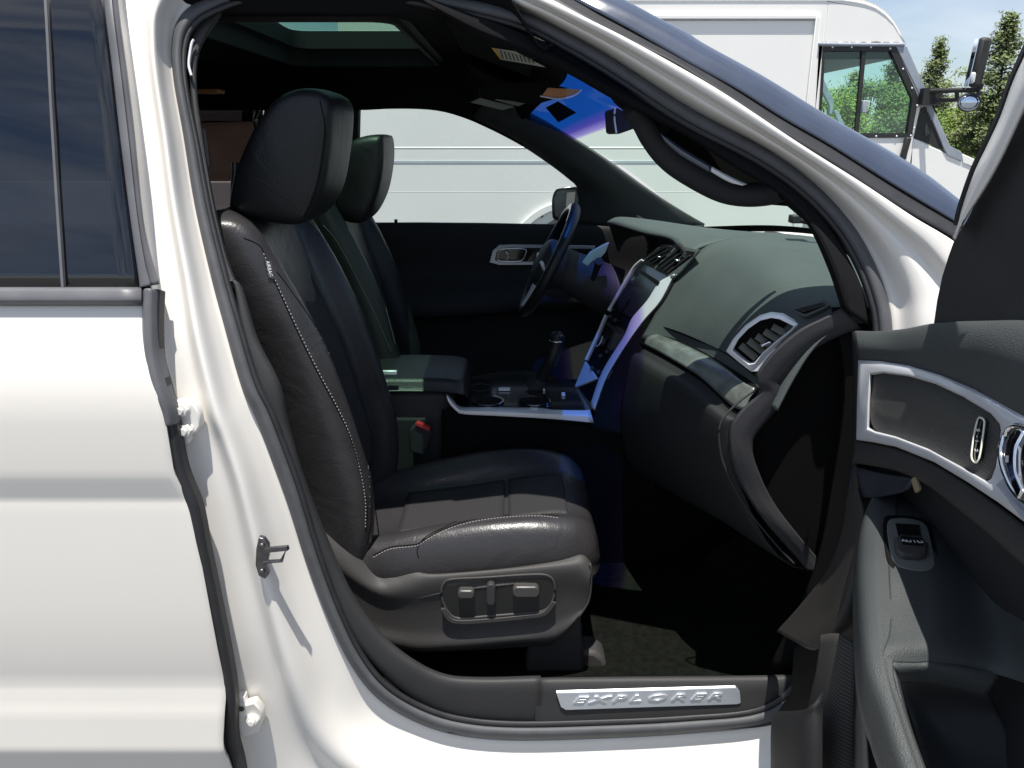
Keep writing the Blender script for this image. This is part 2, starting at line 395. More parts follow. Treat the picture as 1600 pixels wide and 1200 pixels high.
ob('roof', box((-11, 20.9, 3.22), (14, 5, .09)), M['asphalt'], bt)
for i in range(5):
    f = ob('window', ring([(-16+i*2.4, 18.97, .8), (-14.8+i*2.4, 18.97, .8), (-14.8+i*2.4, 18.97, 1.7), (-16+i*2.4, 18.97, 1.7)], [(-15.93+i*2.4, 18.97, .87), (-14.87+i*2.4, 18.97, .87), (-14.87+i*2.4, 18.97, 1.63), (-15.93+i*2.4, 18.97, 1.63)], (0, .05, 0), 48, lin=True), M['beige'], bt)
    ob('pane', box((-15.4+i*2.4, 18.99, 1.25), (1.06, .01, .76)), M['screen'], f)
lw = ob('low_wall', box((-8.5, 13, .38), (9, .22, .76)), M['beige'], bevel=.02)
tag(lw, 'low pale wall in front of the brown building, seen through the tinted rear window', 'wall')
# ------------------------------------------------------------------ white step van
TY = 6.3; TW = 2.15
van = thing('step_van', 'white step van parked parallel behind the SUV, cab to the right', 'van', (2.0, TY, 0))
def T(px, py, k=0): return P(px, py, TY)+Vector((0, k, 0))
def polyring(o, i, vec, bm=None):
    bm = bm or bmesh.new(); vec = Vector(vec); addgrid(bm, [o, i, [p+vec for p in i], [p+vec for p in o]], closed_u=True, closed_v=True); return bm
XR = -1.55 # rear end of van
ztop = T(800, 2).z; roofp = [T(1290, 2), T(1330, 4), T(1365, 13), T(1390, 32), T(1405, 55), T(1413, 70)]
zw = T(0, 70).z; zs = T(0, 216).z; zr = .38
xw0 = T(1279, 140).x
bm = bmesh.new()
# cargo side wall + recessed sliding panel frame
side = [Vector((XR, TY, zr)), Vector((XR, TY, ztop-.1)), Vector((XR+.1, TY, ztop)), Vector((xw0, TY, ztop)), Vector((xw0, TY, zr))]
prism(side, (0, .04, 0), bm)
prism([p+Vector((0, TW-.04, 0)) for p in side], (0, .04, 0), bm)
ob('cargo_wall', bm, M['van'], van, bevel=.008)
# cab upper side (above window), both sides
o1 = [Vector((xw0, TY, ztop))]+cr(roofp, 14)+[Vector((xw0, TY, zw))]
for k in (0, TW-.04): ob('cab_header', prism([p+Vector((0, k, 0)) for p in o1], (0, .04, 0)), M['van'], van, bevel=.01)
# roof sheet, thick, rounded into the side
rl = [Vector((XR, TY, ztop-.0)), Vector((1.0, TY, ztop))]+roofp
rows = []
for dy, dz in ((.0, .0), (.04, .025), (.12, .04), (TW/2, .06), (TW-.12, .04), (TW-.04, .025), (TW, 0)):
    rows.append([p+Vector((0, dy, dz)) for p in rl])
ob('roof', skin(rows, 50, 3), M['van'], van, solid=.03, off=0)
# cab side door with window opening
out = [T(1279, 71), T(1413, 71), T(1443, 140), T(1427, 218), T(1420, 330), Vector((xw0, TY, T(0, 330).z)), Vector((xw0, TY, T(0, 217).z))]
inn = [T(1286, 73), T(1399, 73), T(1434, 152), T(1424, 214), T(1400, 215), T(1320, 215), T(1277, 213)]
for k in (0,):
    o_ = ob('cab_door', polyring([p+Vector((0, k, 0)) for p in out], [p+Vector((0, k, 0)) for p in inn], (0, .04, 0)), M['van'], van, bevel=.005)
    gi = [T(1289, 80), T(1391, 80), T(1425, 155), T(1417, 208), T(1390, 208), T(1320, 208), T(1281, 208)]
    wf = ob('window', polyring([p+Vector((0, k-.012, 0)) for p in inn], [p+Vector((0, k-.012, 0)) for p in gi], (0, .05, 0)), M['van_k'], van)
    ob('pane', prism([p+Vector((0, k+.015, 0)) for p in gi], (0, .006, 0)), M['vglass'], wf)
    mb = prism([T(1347, 79, k-.008), T(1353, 79, k-.008), T(1341, 209, k-.008), T(1335, 209, k-.008)], (0, .03, 0))
    ob('divider', mb, M['van_k'], wf)
    if k == 0:
        ob('latch', box(T(1349, 167, -.02), (.05, .05, .11)), M['van_g'], wf, bevel=.008)
        rv = bmesh.new()
        for (a, c) in ((1300, 74), (1330, 74), (1360, 74), (1390, 76), (1410, 108), (1424, 138), (1432, 165), (1428, 200), (1400, 213), (1368, 213), (1422, 212)):
            sphere(T(a, c, -.014), .009, rv, (1, .5, 1), 8, 6)
        ob('rivets', rv, M['silver'], wf)
ob('door_handle', box(T(1412, 232, -.03), (.055, .05, .20), rot=Matrix.Rotation(R(8), 3, 'Y')), M['van_k'], van, bevel=.015)
rs1 = random.Random(3)
sb_ = bmesh.new(); x_ = 1281
while x_ < 1408:
    w_ = rs1.uniform(3, 16); tube([T(x_, 67+rs1.uniform(-.6, .8), -.010), T(x_+w_*.5, 66.5+rs1.uniform(-1, 1), -.010), T(x_+w_, 67+rs1.uniform(-.6, .8), -.010)], rs1.uniform(.003, .007), sb_, seg=5); x_ += w_+rs1.uniform(.5, 7)
ob('peeling_sealant', sb_, mat('old_sealant', (.16, .13, .10), .9), van)
ob('drip_rail', tube([T(1277, 69, -.012), T(1345, 70, -.012), T(1412, 70, -.012)], .016), M['van_g'], van)
# windshield posts and windshield
for k in (-.012, TW-.05): ob('windshield_post', prism([T(1399, 72, k), T(1416, 72, k), T(1445, 138, k), T(1442, 168, k), T(1436, 168, k), T(1437, 150, k)], (0, .06, 0)), M['van_g'], van, bevel=.004)
for k in (-.012, TW-.05): ob('windshield_post', prism([T(1445, 160, k), T(1453, 160, k), T(1484, 228, k), T(1502, 238, k), T(1502, 252, k), T(1480, 243, k), T(1474, 232, k)], (0, .06, 0)), M['van_g'], van, bevel=.004)
ob('windshield', skin([[T(1414, 74, k), T(1444, 142, k), T(1478, 228, k)] for k in (.04, TW/2, TW-.05)], 10, 3), M['vwind'], van)
tri = prism([T(1440, 168, .004), T(1446, 166, .004), T(1475, 234, .004), T(1429, 216, .004)], (0, .02, 0)); ob('quarter_panel', tri, M['van_k'], van)
ob('quarter_pane', prism([T(1447, 190, -.003), T(1453, 208, -.003), T(1446, 213, -.003), T(1445, 200, -.003)], (0, .005, 0)), M['vglass'], van)
# hood
hp = [T(1427, 217), T(1470, 236), T(1505, 254), T(1530, 268), T(1590, 300), T(1610, 340), T(1615, 400), Vector((T(1615, 400).x, TY, .45)), Vector((T(1427, 217).x, TY, .45))]
bm = loft([[p+Vector((0, k, dz*(1 if i < 6 else 0))) for i, p in enumerate(hp)] for k, dz in ((-.0, 0), (.06, .02), (TW/2, .05), (TW-.06, .02), (TW, 0))]); ob('hood', bm, M['van'], van, bevel=.02)
ob('cowl', prism([T(1503, 240, -.01), T(1532, 253, -.01), T(1532, 266, -.01), T(1503, 254, -.01)], (0, .2, 0)), M['van'], van, bevel=.006)
# lower cab body, floor, bulkhead, seat in the cab
xf = T(1427, 260).x
ob('cab_lower', box(((xw0+xf)/2, TY+TW/2, .82), (xf-xw0-.01, TW-.1, .55)), M['van'], van)
ob('bulkhead', box((xw0-.06, TY+TW/2, 1.5), (.04, TW-.1, 2.1)), M['van_k'], van)
zc_ = T(0, 92).z; xc_ = T(1398, 92).x
ob('cab_ceiling', box(((xw0+xc_)/2-.1, TY+TW/2, zc_+.06), (xc_-xw0+.2, TW-.10, .12)), M['van_k'], van)
# slide door frame on cargo wall + ribs
zg = T(0, 27).z
bm = bmesh.new()
box((( -.2+T(1279, 27).x)/2, TY-.016, zg), (T(1279, 27).x+.2, .03, .035), bm); box((T(1277, 27).x, TY-.018, (zg+zr)/2), (.045, .034, zg-zr), bm)
ob('door_frame', bm, M['van'], van, bevel=.006)
ob('door_groove', box((( -.2+T(1272, 27).x)/2, TY-.003, T(0, 31).z), (T(1272, 27).x+.2, .008, .013)), M['van_g'], van)
bm = bmesh.new(); box(((XR+xw0)/2-.4, TY+.012, T(0, 231).z), (xw0-XR-1.2, .03, .022), bm, Matrix.Rotation(R(0), 3, 'X')); ob('rub_rail', bm, M['van'], van, bevel=.01)
ob('rub_strip', box(((XR+xw0)/2-.4, TY-.001, T(0, 253).z), (xw0-XR-1.2, .006, .028)), mat('pale_grey_strip', (.50, .53, .56), .5, var=.08, vscale=4), van, bevel=.003)
ob('body_seam', box(((XR+xw0)/2-.4, TY+.0005, T(0, 300).z), (xw0-XR-1.2, .003, .006)), M['van'], van, bevel=.002)
# wheel arch + wheels
for pxc, lab in ((895, 1), (1560, 2)):
    xc = T(pxc, 320).x; zc = T(0, 318).z-.62
    a = [Vector((xc+.62*math.cos(t_), TY-.015, zc+.62*math.sin(t_))) for t_ in [math.pi*i/24 for i in range(25)]]
    ob('wheel_arch', sweep(a, [(.035, -.02), (.035, .02), (-.035, .02), (-.035, -.02)], up=(0, 1, 0)), M['van'], van, bevel=.008)
    for k in (-.03, TW-.25):
        wh = ob('wheel', tube([Vector((xc, TY+k, .40)), Vector((xc, TY+k+.28, .40))], .40, seg=28), M['tyre'], van, bevel=.03)
        ob('rim', cyl(Vector((xc, TY+k-.01, .40)), Vector((xc, TY+k+.05, .40)), .22), M['van'], wh, bevel=.01)
bo = bmesh.new(); sphere(T(846, 337, -.004), .018, bo, (1, .5, 1)); ob('bolt', bo, M['van_k'], van)
def TM(px, py, k=0): return P(px, py, TY+k)
# mirror
ma = bmesh.new()
tube([TM(1441, 143, -.02), TM(1495, 141, -.25), TM(1527, 140, -.36), TM(1534, 130, -.38)], .022, ma, n=16); tube([TM(1443, 158, -.02), TM(1495, 156, -.25), TM(1520, 153, -.36), TM(1532, 142, -.38)], .018, ma, n=16)
tube([TM(1495, 141, -.25), TM(1495, 156, -.25)], .018, ma); box(TM(1452, 151, -.04), (.16, .10, .14), ma)
arm = ob('mirror_arm', ma, M['van_k'], van)
mh = ob('mirror_head', box(TM(1531, 98, -.39), (.105, .07, .40), rot=Matrix.Rotation(R(4), 3, 'Y')), M['van_k'], van, bevel=.03)
ob('mirror_glass', box(TM(1518, 98, -.39), (.006, .06, .38), rot=Matrix.Rotation(R(4), 3, 'Y')), M['mirg'], mh)
ob('side_lamp', box(TM(1520, 122, -.40), (.05, .05, .10)), M['silver'], mh, bevel=.02)
bm = sphere(TM(1514, 160, -.36), .095, s=(1, .35, .72)); ob('convex_mirror', bm, M['mirg'], van); 
ob('mirror_rim', tube([TM(1514, 160, -.39)+Vector((.096*math.cos(t_), 0, .072*math.sin(t_))) for t_ in [6.283*i/24 for i in range(24)]], .008, closed=True), M['van_k'], van)
# ================================================================== THE SUV
suv = thing('suv', 'white SUV filling the foreground with its front passenger door open', 'car', (0, 1, 0))
# ---- body ring round the front door opening: (seal outer px), (outer edge px), profile blend b=0 B-pillar/sill, 1 A-pillar
RING = [((380, -22), (350, -130), .3), ((312, 2), (215, -120), .1), ((280, 30), (182, -20), 0), ((269, 70), (190, 60), 0), ((272, 125), (199, 125), 0), ((287, 210), (209, 210), 0), ((305, 320), (219, 320), 0),
 ((330, 430), (235, 450), 0), ((350, 505), (243, 560), 0), ((377, 600), (268, 690), 0), ((400, 650), (283, 750), 0), ((425, 715), (303, 830), 0), ((450, 785), (320, 940), 0), ((480, 880), (343, 1060), 0),
 ((515, 970), (365, 1180), 0), ((550, 1040), (400, 1290), 0), ((590, 1090), (460, 1350), 0), ((645, 1125), (545, 1390), 0), ((710, 1147), (640, 1400), 0), ((800, 1156), (760, 1405), 0), ((940, 1153), (900, 1405), 0), ((1080, 1145), (1080, 1400), 0),
 ((1200, 1130), (1250, 1380), .1), ((1262, 1085), (1390, 1300), .2), ((1310, 1010), (1470, 1120), .4), ((1352, 900), (1510, 960), .5), ((1385, 760), (1540, 800), .6), ((1395, 620), (1560, 650), .8), ((1393, 512), (1570, 520), .9),
 ((1385, 465), (1560, 450), 1), ((1365, 410), (1500, 385), 1), ((1330, 350), (1425, 338), 1), ((1275, 290), (1345, 285), 1), ((1200, 235), (1248, 224), 1), ((1080, 170), (1118, 138), 1), ((955, 90), (990, 66), 1),
 ((880, 48), (915, 28), 1), ((820, 20), (852, -6), 1), ((740, 0), (775, -50), 1), ((600, -25), (610, -110), .7), ((480, -32), (480, -140), .5)]
pB = [(0, .03), (.12, .058), (.35, .064), (.50, .066), (.58, .046), (.66, .050), (.80, .082), (.93, .104), (1, .112), (1.06, .135)]
pA = [(0, .03), (.12, .030), (.30, .036), (.42, .052), (.50, .060), (.60, .058), (.75, .070), (.90, .100), (1, .112), (1.04, .135)]
rows = []
for i in range(len(pB)):
    r_ = []
    for s_, o_, b_ in RING:
        f = pB[i][0]*(1-b_)+pA[i][0]*b_; k = pB[i][1]*(1-b_)+pA[i][1]*b_
        r_.append(PS(o_[0]+(s_[0]-o_[0])*f, o_[1]+(s_[1]-o_[1])*f, k))
    rows.append(r_)
body = ob('body', skin(rows, 6, 4, closed=True, corr=True), M['white_in'], suv, sharp=70, solid=.002, off=0)
# pinch-weld rim of the opening, following the ring: rubber seal
sealp = [PS(s_[0], s_[1], .108) for s_, o_, b_ in RING]
def inward(px, py, a):
    d = Vector((830-px, 560-py)).normalized(); return px+d.x*a, py+d.y*a
def ringc(a, off, sel=None): return [PS(*inward(s_[0], s_[1], a), off) for s_, o_, b_ in (sel or RING)]
seal = skin([ringc(-1, .114), ringc(2, .098), ringc(9, .092), ringc(17, .097), ringc(21, .108), ringc(24, .118), ringc(22, .135)], 6, 3, closed=True, corr=True)
ob('door_seal', seal, M['rubber'], suv, sharp=60, solid=.002)
sl = skin([ringc(19, .104), ringc(22, .100), ringc(28, .104), ringc(30, .118)], 6, 2, closed=True, corr=True); ob('seal_lip', sl, M['rubber_b'], suv, sharp=60, solid=.0015)
# ---- inner trims round the opening
# B pillar lower + corner trim
A_ = [(352, 440), (366, 445), (378, 520), (398, 600), (422, 680), (448, 750), (472, 830), (500, 910), (540, 985), (590, 1045), (650, 1096), (720, 1126), (845, 1137)]
B_ = [(362, 436), (378, 452), (402, 530), (436, 600), (452, 670), (474, 745), (508, 835), (548, 925), (590, 985), (640, 1028), (692, 1054), (750, 1060), (845, 1058)]
def mid(a, b, t): return [(p[0]*(1-t)+q[0]*t, p[1]*(1-t)+q[1]*t) for p, q in zip(a, b)]
pt = skin([[PS(x, y, .125) for x, y in A_], [PS(x, y, .112) for x, y in mid(A_, B_, .12)], [PS(x, y, .112) for x, y in mid(A_, B_, .5)], [PS(x, y, .118) for x, y in mid(A_, B_, .85)], [PS(x, y, .135) for x, y in B_], [PS(x, y, .19) for x, y in mid(A_, B_, 1.02)]], 8, 4, corr=True)
ob('pillar_trim', pt, M['trim'], suv, sharp=60, solid=.003, off=0)
# upper B pillar trim (dark, behind the seal)
A2 = [(318, 5), (300, 60), (298, 130), (306, 210), (322, 320), (345, 420), (356, 450)]
B2 = [(345, 20), (312, 75), (306, 130), (314, 200), (332, 310), (353, 400), (372, 452)]
ob('upper_pillar_trim', skin([[PS(x, y, .12) for x, y in A2], [PS(x, y, .118) for x, y in mid(A2, B2, .5)], [PS(x, y, .13) for x, y in B2], [PS(x, y, .22) for x, y in mid(A2, B2, 1.05)]], 8, 3, corr=True), M['trim'], suv, solid=.003)
ob('pillar_edge_clip', tube([PS(299, 118, .105), PS(295, 100, .105), PS(299, 70, .105), PS(303, 62, .105)], .0025, n=14), M['silver'], suv)
# sill trim and scuff plate
dz = P(0, 1056, .15).z
def sillrow(yl, yr, off): return [PS(836, yl, off), PS(1000, (yl+yr)/2+0, off), PS(1200, yr, off), PS(1330, yr-6, off)]
st_ = skin([sillrow(1140, 1128, .118), sillrow(1134, 1120, .106), sillrow(1100, 1092, .112), sillrow(1072, 1068, .122), sillrow(1060, 1056, .14), sillrow(1066, 1062, .19)], 20, 4)
sill = ob('sill_trim', st_, M['trim'], suv, sharp=60, solid=.003)
ob('sill_return', skin([[PS(x, y, .185) for x, y in [(640, 1040), (760, 1068), (1000, 1064), (1320, 1056)]], [Vector((x, .235, .312)) for x in (-.20, -.05, .22, .72)]], 20, 3), M['carpet'], suv, solid=.003)
ob('sill_rubber', tube([PS(700, 1141, .102), PS(800, 1149, .102), PS(940, 1146, .102), PS(1080, 1138, .102), PS(1210, 1127, .102), PS(1290, 1080, .102)], .006, n=40), M['rubber_b'], suv)
pl = [(869, 1083), (1150, 1075), (1156, 1082), (1158, 1099), (1152, 1101), (884, 1110), (876, 1105)]
def sl_off(y): return .1025+(1110-y)*.0003
plate = ob('scuff_plate', prism([PS(x, y, sl_off(y)) for x, y in pl], (0, .006, .003)), M['plate'], sill, bevel=.0015)
o_ = PS(1010, 1091, sl_off(1091)-.001); xd = PS(1100, 1088.5, sl_off(1088.5)-.001)-PS(920, 1093.5, sl_off(1093.5)-.001); yd = PS(1010, 1083, sl_off(1083))-PS(1010, 1099, sl_off(1099))
ob('lettering', textmesh('EXPLORER', .021, .0012, o_, xd, (yd-xd*(yd.dot(xd)/xd.length_squared)), shear=.35, bevel=.0004, space=1.45, wide=2.35), M['letter'], sill)
# ---- rear door
def zp(py): return P(0, py, 0.0).z
def dk(z):  # rear door skin offset profile
    pts = [(.25, -.004), (.33, -.014), (.362, -.026), (.38, -.027), (.43, -.017), (.48, -.007), (.50, -.004), (.52, -.001), (.60, -.004), (.75, -.006), (.80, -.001), (.885, .002), (.905, .004), (.948, -.005), (.960, -.007), (1.05, -.009), (1.15, -.006), (1.205, .004), (1.218, .012)]
    if z <= pts[0][0]: return pts[0][1]
    for (a, b), (c, d) in zip(pts, pts[1:]):
        if z <= c: return b+(d-b)*(z-a)/(c-a)
    return pts[-1][1]
edge_px = [(221, 478), (222, 520), (233, 560), (250, 624), (259, 667), (270, 740), (286, 780), (299, 820), (306, 859), (324, 944), (342, 1040), (351, 1093), (352, 1152), (362, 1200), (380, 1300), (400, 1400)]
ep = [PS(x, y, -.008) for x, y in edge_px]
def edge_x(z):
    for a, b in zip(ep, ep[1:]):
        if b.z <= z <= a.z: return a.x+(b.x-a.x)*(a.z-z)/(a.z-b.z)
    return ep[0].x if z > ep[0].z else ep[-1].x
zt = P(0, 476, .03).z; rows = []
zs_ = sorted(set([.22, .26, .3, .34, .36, .366, .373, .38, .39, .40, .415, .43, .445, .46, .47, .48, .49, .50, .505, .51, .52, .55, .6, .7, .8, .88, .893, .900, .906, .914, .925, .936, .944, .950, .956, .97, 1.0, 1.05, 1.1, 1.15, 1.19, zt-.006, zt]))
zs_ = [z for z in zs_ if z <= zt]
for z in zs_:
    y = S(z)+dk(z) if z < 1.2 else S(z)+dk(z); ex = edge_x(z)
    xs = [-1.75, -1.5, -1.2, -.9, ex-.16, ex-.08, ex-.03, ex-.012, ex-.004, ex]
    rr = [Vector((x, y+(.004 if x == ex else .0008 if x == ex-.004 else 0), z)) for x in xs]+[Vector((ex-.002, y+.012, z)), Vector((ex-.02, y+.03, z))]
    rows.append(rr)
rd = ob('rear_door', skin(rows, 24, 1, corr=False, lin_u=True, lin_v=True) if False else (lambda b: (addgrid(b, rows), b)[1])(bmesh.new()), M['white'], suv, sharp=60)
# rubber edge strip between rear door and pillar
stp = [(240, 452), (238, 500), (240, 560), (250, 600), (259, 632), (267, 667), (272, 700), (280, 736), (291, 765), (301, 789), (308, 820), (315, 859), (333, 944), (352, 1040), (359, 1093), (360, 1152), (371, 1200), (388, 1300)]
ob('door_edge_rubber', sweep([PS(x+1, y, .012) for x, y in stp], [(.011, -.004), (.011, .02), (-.012, .02), (-.012, -.002), (-.004, -.010), (.005, -.010)], n=90, up=(0, 1, 0)), M['rubber_b'], rd, bevel=.002)
ob('edge_cover', sweep([PS(x, y, .010) for x, y in [(237, 452), (236, 490), (239, 555), (252, 612), (262, 640), (266, 662)]], [(.012, -.006), (.012, .02), (-.013, .02), (-.013, -.006), (-.004, -.016), (.005, -.016)], n=30, up=(0, 1, 0)), M['frame'], rd, bevel=.003)
# window
gl = [(-700, 452), (-700, -160), (140, -160), (165, 0), (178, 105), (190, 210), (205, 330), (219, 447)]
ob('window', prism([PS(x, y, .012) for x, y in gl], (0, .005, 0)), M['tint'], rd, sharp=30) if False else None
gr = [[PS(-800, y, .012) for y in (455, 330, 210, 105, 0, -160)], [PS(0, y, .012) for y in (455, 330, 210, 105, 0, -160)], [PS(x, y, .012) for x, y in ((221, 455), (206, 330), (191, 210), (179, 105), (166, 0), (145, -160))]]
win = ob('window', skin(gr, 24, 6, lin_v=True), glass('dark_privacy_glass', (.10, .12, .16), ior=1.6, fs=2.0), rd, solid=.005)
ob('window_divider', sweep([PS(x, y, .003) for x, y in ((60, -140), (71, 0), (80, 170), (88, 300), (98, 450))], [(.0022, -.001), (.0022, .008), (-.0022, .008), (-.0022, -.001)], n=20, up=(0, 1, 0)), M['frame'], win)
fa = [(150, -150), (163, 0), (176, 105), (188, 210), (203, 330), (217, 430), (219, 449)]
fb = [(172, -150), (184, 0), (197, 105), (210, 210), (222, 330), (232, 385), (249, 444)]
ob('window_frame', skin([[PS(x, y, .014) for x, y in fa], [PS(x, y, -.002) for x, y in mid(fa, fb, .06)], [PS(x, y, -.004) for x, y in mid(fa, fb, .52)], [PS(x, y, .003) for x, y in mid(fa, fb, .56)], [PS(x, y, .000) for x, y in mid(fa, fb, .62)], [PS(x, y, -.001) for x, y in mid(fa, fb, .95)], [PS(x, y, .03) for x, y in fb]], 8, 3, corr=True), M['frame'], rd, sharp=45, solid=.002)
bmr = [[PS(-800, y, o) , PS(0, y, o), PS(150, y, o), PS(221, y, o)] for y, o in ((449, .016), (451, -.001), (458, -.006), (468, -.008), (473, -.004), (477, .006))]
ob('belt_moulding', skin(bmr, 30, 3), M['frame'], rd, sharp=50, solid=.002)
# rear door inner shell so the cabin stays closed, hinges and striker
def hinge(cx, cy, flip, nm):
    o = ob('door_hinge', prism([PS(cx+x, cy+y, .036) for x, y in ([(-10, -32), (8, -34), (22, -28), (30, -14), (32, 6), (26, 16), (14, 20), (14, 34), (-2, 36), (-6, 22), (-10, 10)] if not flip else [(-20, -26), (2, -28), (4, -16), (18, -20), (30, -6), (32, 10), (24, 26), (6, 34), (-20, 30)])], (0, .022, 0)), M['white_in'], suv, bevel=.003)
    for x, y in ([(0, -18), (6, 14)] if not flip else [(14, 10)]):
        c = PS(cx+x, cy+y, .026); bm = cyl(c, c+Vector((0, .02, 0)), .0125, seg=6); cyl(c+Vector((0, -.006, 0)), c+Vector((0, .001, 0)), .0065, bm)
        cyl(c+Vector((0, .008, 0)), c+Vector((0, .016, 0)), .0145, bm)
        ob('hinge_bolt', bm, M['white_in'], o, bevel=.001)
    if flip:
        c = PS(cx-2, cy-10, .034); ob('hinge_screw', cyl(c, c+Vector((0, .01, 0)), .006, seg=12), M['steel'], o)
    return o
hinge(281, 660, False, 'upper'); hinge(379, 1118, True, 'lower')
k0 = .030
stk = ob('door_striker', prism([PS(x, y, k0) for x, y in [(404, 840), (412, 842), (419, 852), (420, 868), (416, 884), (420, 898), (414, 905), (404, 900), (399, 884), (400, 858)]], (0, .012, 0)), M['steel'], suv, bevel=.0015)
lp = [PS(416, 858, k0)+Vector((0, 0, 0)), PS(449, 855, k0-.009), PS(440, 876, k0-.009), PS(412, 878, k0)]
ob('striker_loop', tube(lp, .0036, seg=8), M['steel'], stk)
ob('striker_bar', sweep([PS(418, 859, k0), PS(450, 856, k0-.010)], [(.004, -.004), (.004, .004), (-.004, .004), (-.004, -.004)], up=(0, 0, 1)), M['steel'], stk)
for x, y in ((409, 853), (409, 893)): ob('striker_screw', sphere(PS(x, y, k0-.002), .0055, None, (1, .6, 1)), M['steel'], stk)
# ---- A-pillar mouldings
LOW = [(852, -6), (860, 0), (955, 55), (1028, 86), (1080, 115), (1200, 195), (1300, 255), (1400, 320), (1487, 370), (1520, 392)]
MIDL = [(885, -12), (905, 0), (980, 40), (1042, 75), (1080, 97), (1150, 135), (1225, 182), (1300, 225), (1400, 288), (1497, 346), (1525, 366)]
TOP = [(940, -18), (970, 0), (1040, 38), (1080, 58), (1100, 72), (1200, 127), (1300, 188), (1425, 260), (1501, 320), (1530, 344)]
def rs_(c, n=30): return cr([PS(x, y, 0) for x, y in c], n)
def crv(c, off, n=30):
    q = cr([Vector((x, y, 0)) for x, y in c], n); return [PS(p.x, p.y, off) for p in q]
ext = lambda c: c
bs = skin([crv(LOW, .05), crv(mid(LOW, LOW, 0), .040), crv(MIDL, .042), crv(MIDL, .05)], 40, 3)
ob('pillar_gap_seal', skin([crv(LOW, .034), crv(MIDL, .062)], 60, 4), M['rubber_b'], suv, solid=.004)
def lerpc(a, b, t): return [p.lerp(q, t) for p, q in zip(a, b)]
mo, to = crv(MIDL, .046, 40), crv(TOP, .115, 40)
nrm = Vector((.25, -.75, .62)).normalized()
mr = [lerpc(mo, to, t) for t in (0, .25, .5, .75, 1)]
mr = [[p+nrm*h for p in r] for r, h in zip(mr, (-.004, .011, .016, .013, .0))]+[[p-nrm*.02 for p in to]]
ob('windshield_moulding', skin(mr, 60, 4), M['mould'], suv, sharp=60, solid=.002)
# ---- cabin shell -------------------------------------------------
WY = 1.84   # far side glass plane at the belt
def fy(z): return 1.95-S(z)+.0
# floor, tunnel, firewall
ob('floor', box((-.6, 1.02, .27), (3.4, 1.60, .08)), M['carpet'], suv)
ob('firewall', skin([[Vector((1.02, y, .3)), Vector((.98, y, .6)), Vector((1.12, y, .9)), Vector((1.25, y, 1.14))] for y in (.12, 1.88)], 10, 2), M['black'], suv, solid=.02)
ob('rear_wall', box((-2.35, 1.0, 1.0), (.05, 1.75, 1.5)), M['black'], suv)
ob('door_shell', box((-1.75, .12, .75), (2.1, .04, .95)), M['black'], suv)   # inside of the rear door
ob('side_panel', box((-1.95, .25, 1.45), (1.0, .03, .6)), M['black'], suv)
# hinge pillar inner skin, closes the side ahead of the opening
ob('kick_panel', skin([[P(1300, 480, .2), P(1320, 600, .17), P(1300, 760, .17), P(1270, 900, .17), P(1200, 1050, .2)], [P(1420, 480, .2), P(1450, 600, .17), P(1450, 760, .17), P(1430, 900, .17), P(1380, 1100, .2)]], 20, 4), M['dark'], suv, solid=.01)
# outer fender, hood and front so the car holds up from the side
def SY(z, o=0): return S(z)+o
rows = []
for z in (.42, .55, .75, .95, 1.05, 1.11, 1.14):
    rows.append([Vector((x, SY(min(z, 1.1))+(0 if z < 1.08 else (z-1.08)*1.2)+max(0, x-1.3)**2*.16, z-max(0, x-1.0)*.06)) for x in (.80, .95, 1.15, 1.4, 1.7, 1.95)])
ob('front_fender', skin(rows, 24, 3), M['white'], suv, solid=.003)
hd = []
for y in (.12, .2, .45, 1.0, 1.55, 1.8, 1.88): hd.append([Vector((x, y, z-(.035 if y in (.12, 1.88) else 0)+(.015 if .4 < y < 1.6 else 0))) for x, z in ((.98, 1.165), (1.2, 1.155), (1.5, 1.12), (1.8, 1.05), (1.93, .95))])
ob('hood', skin(hd, 20, 3), M['white'], suv, solid=.003)
ob('front_bumper', skin([[Vector((x, y, z)) for y, x in ((.1, 1.8), (.3, 1.93), (1.0, 2.0), (1.7, 1.93), (1.9, 1.8))] for z in (.3, .6, .9, .96)], 20, 3), M['white'], suv, solid=.003)
for yy in (.03, 1.72):
    for xx in (1.42, -2.0):
        wh = ob('wheel', tube([Vector((xx, yy, .37)), Vector((xx, yy+.24, .37))], .37, seg=32), M['tyre'], suv, bevel=.03)
        ob('rim', cyl(Vector((xx, yy-.006, .37)), Vector((xx, yy+.25, .37)), .24, seg=24), M['silver'], wh, bevel=.01)
# roof skin with sunroof opening; headliner below
def rz(y): 
    u = (y-.975)/.70
    return 1.85-.045*u*u-.015*u**6
def rooftop(x): return -.02*max(0, x+.2)**1.3-.25*max(0, x-.12)
SRX0, SRX1, SRY0, SRY1 = -.70, -.235, .46, 1.47
def sheet(zf, xs, ys, hole, name, m, solid):
    bm = bmesh.new(); uvl = bm.loops.layers.uv.verify(); V = {}
    def v(x, y):
        if (x, y) not in V: V[(x, y)] = bm.verts.new((x, y, zf(x, y)))
        return V[(x, y)]
    for x0, x1 in zip(xs, xs[1:]):
        for y0, y1 in zip(ys, ys[1:]):
            cx_, cy_ = (x0+x1)/2, (y0+y1)/2
            if hole and hole[0] < cx_ < hole[1] and hole[2] < cy_ < hole[3]: continue
            bm.faces.new((v(x0, y0), v(x1, y0), v(x1, y1), v(x0, y1)))
    return ob(name, bm, m, suv, solid=solid)
xs = [-2.38, -2.0, -1.5, -1.1, -.9, SRX0, -.6, -.5, -.4, -.3, SRX1, -.15, -.05, .02, .06]
ys = [.275, .30, .36, SRY0, .6, .8, 1.0, 1.2, 1.35, SRY1, 1.54, 1.58, 1.605]
sheet(lambda x, y: rz(y)+rooftop(x), xs, ys, (SRX0, SRX1, SRY0, SRY1), 'roof', M['white'], .004)
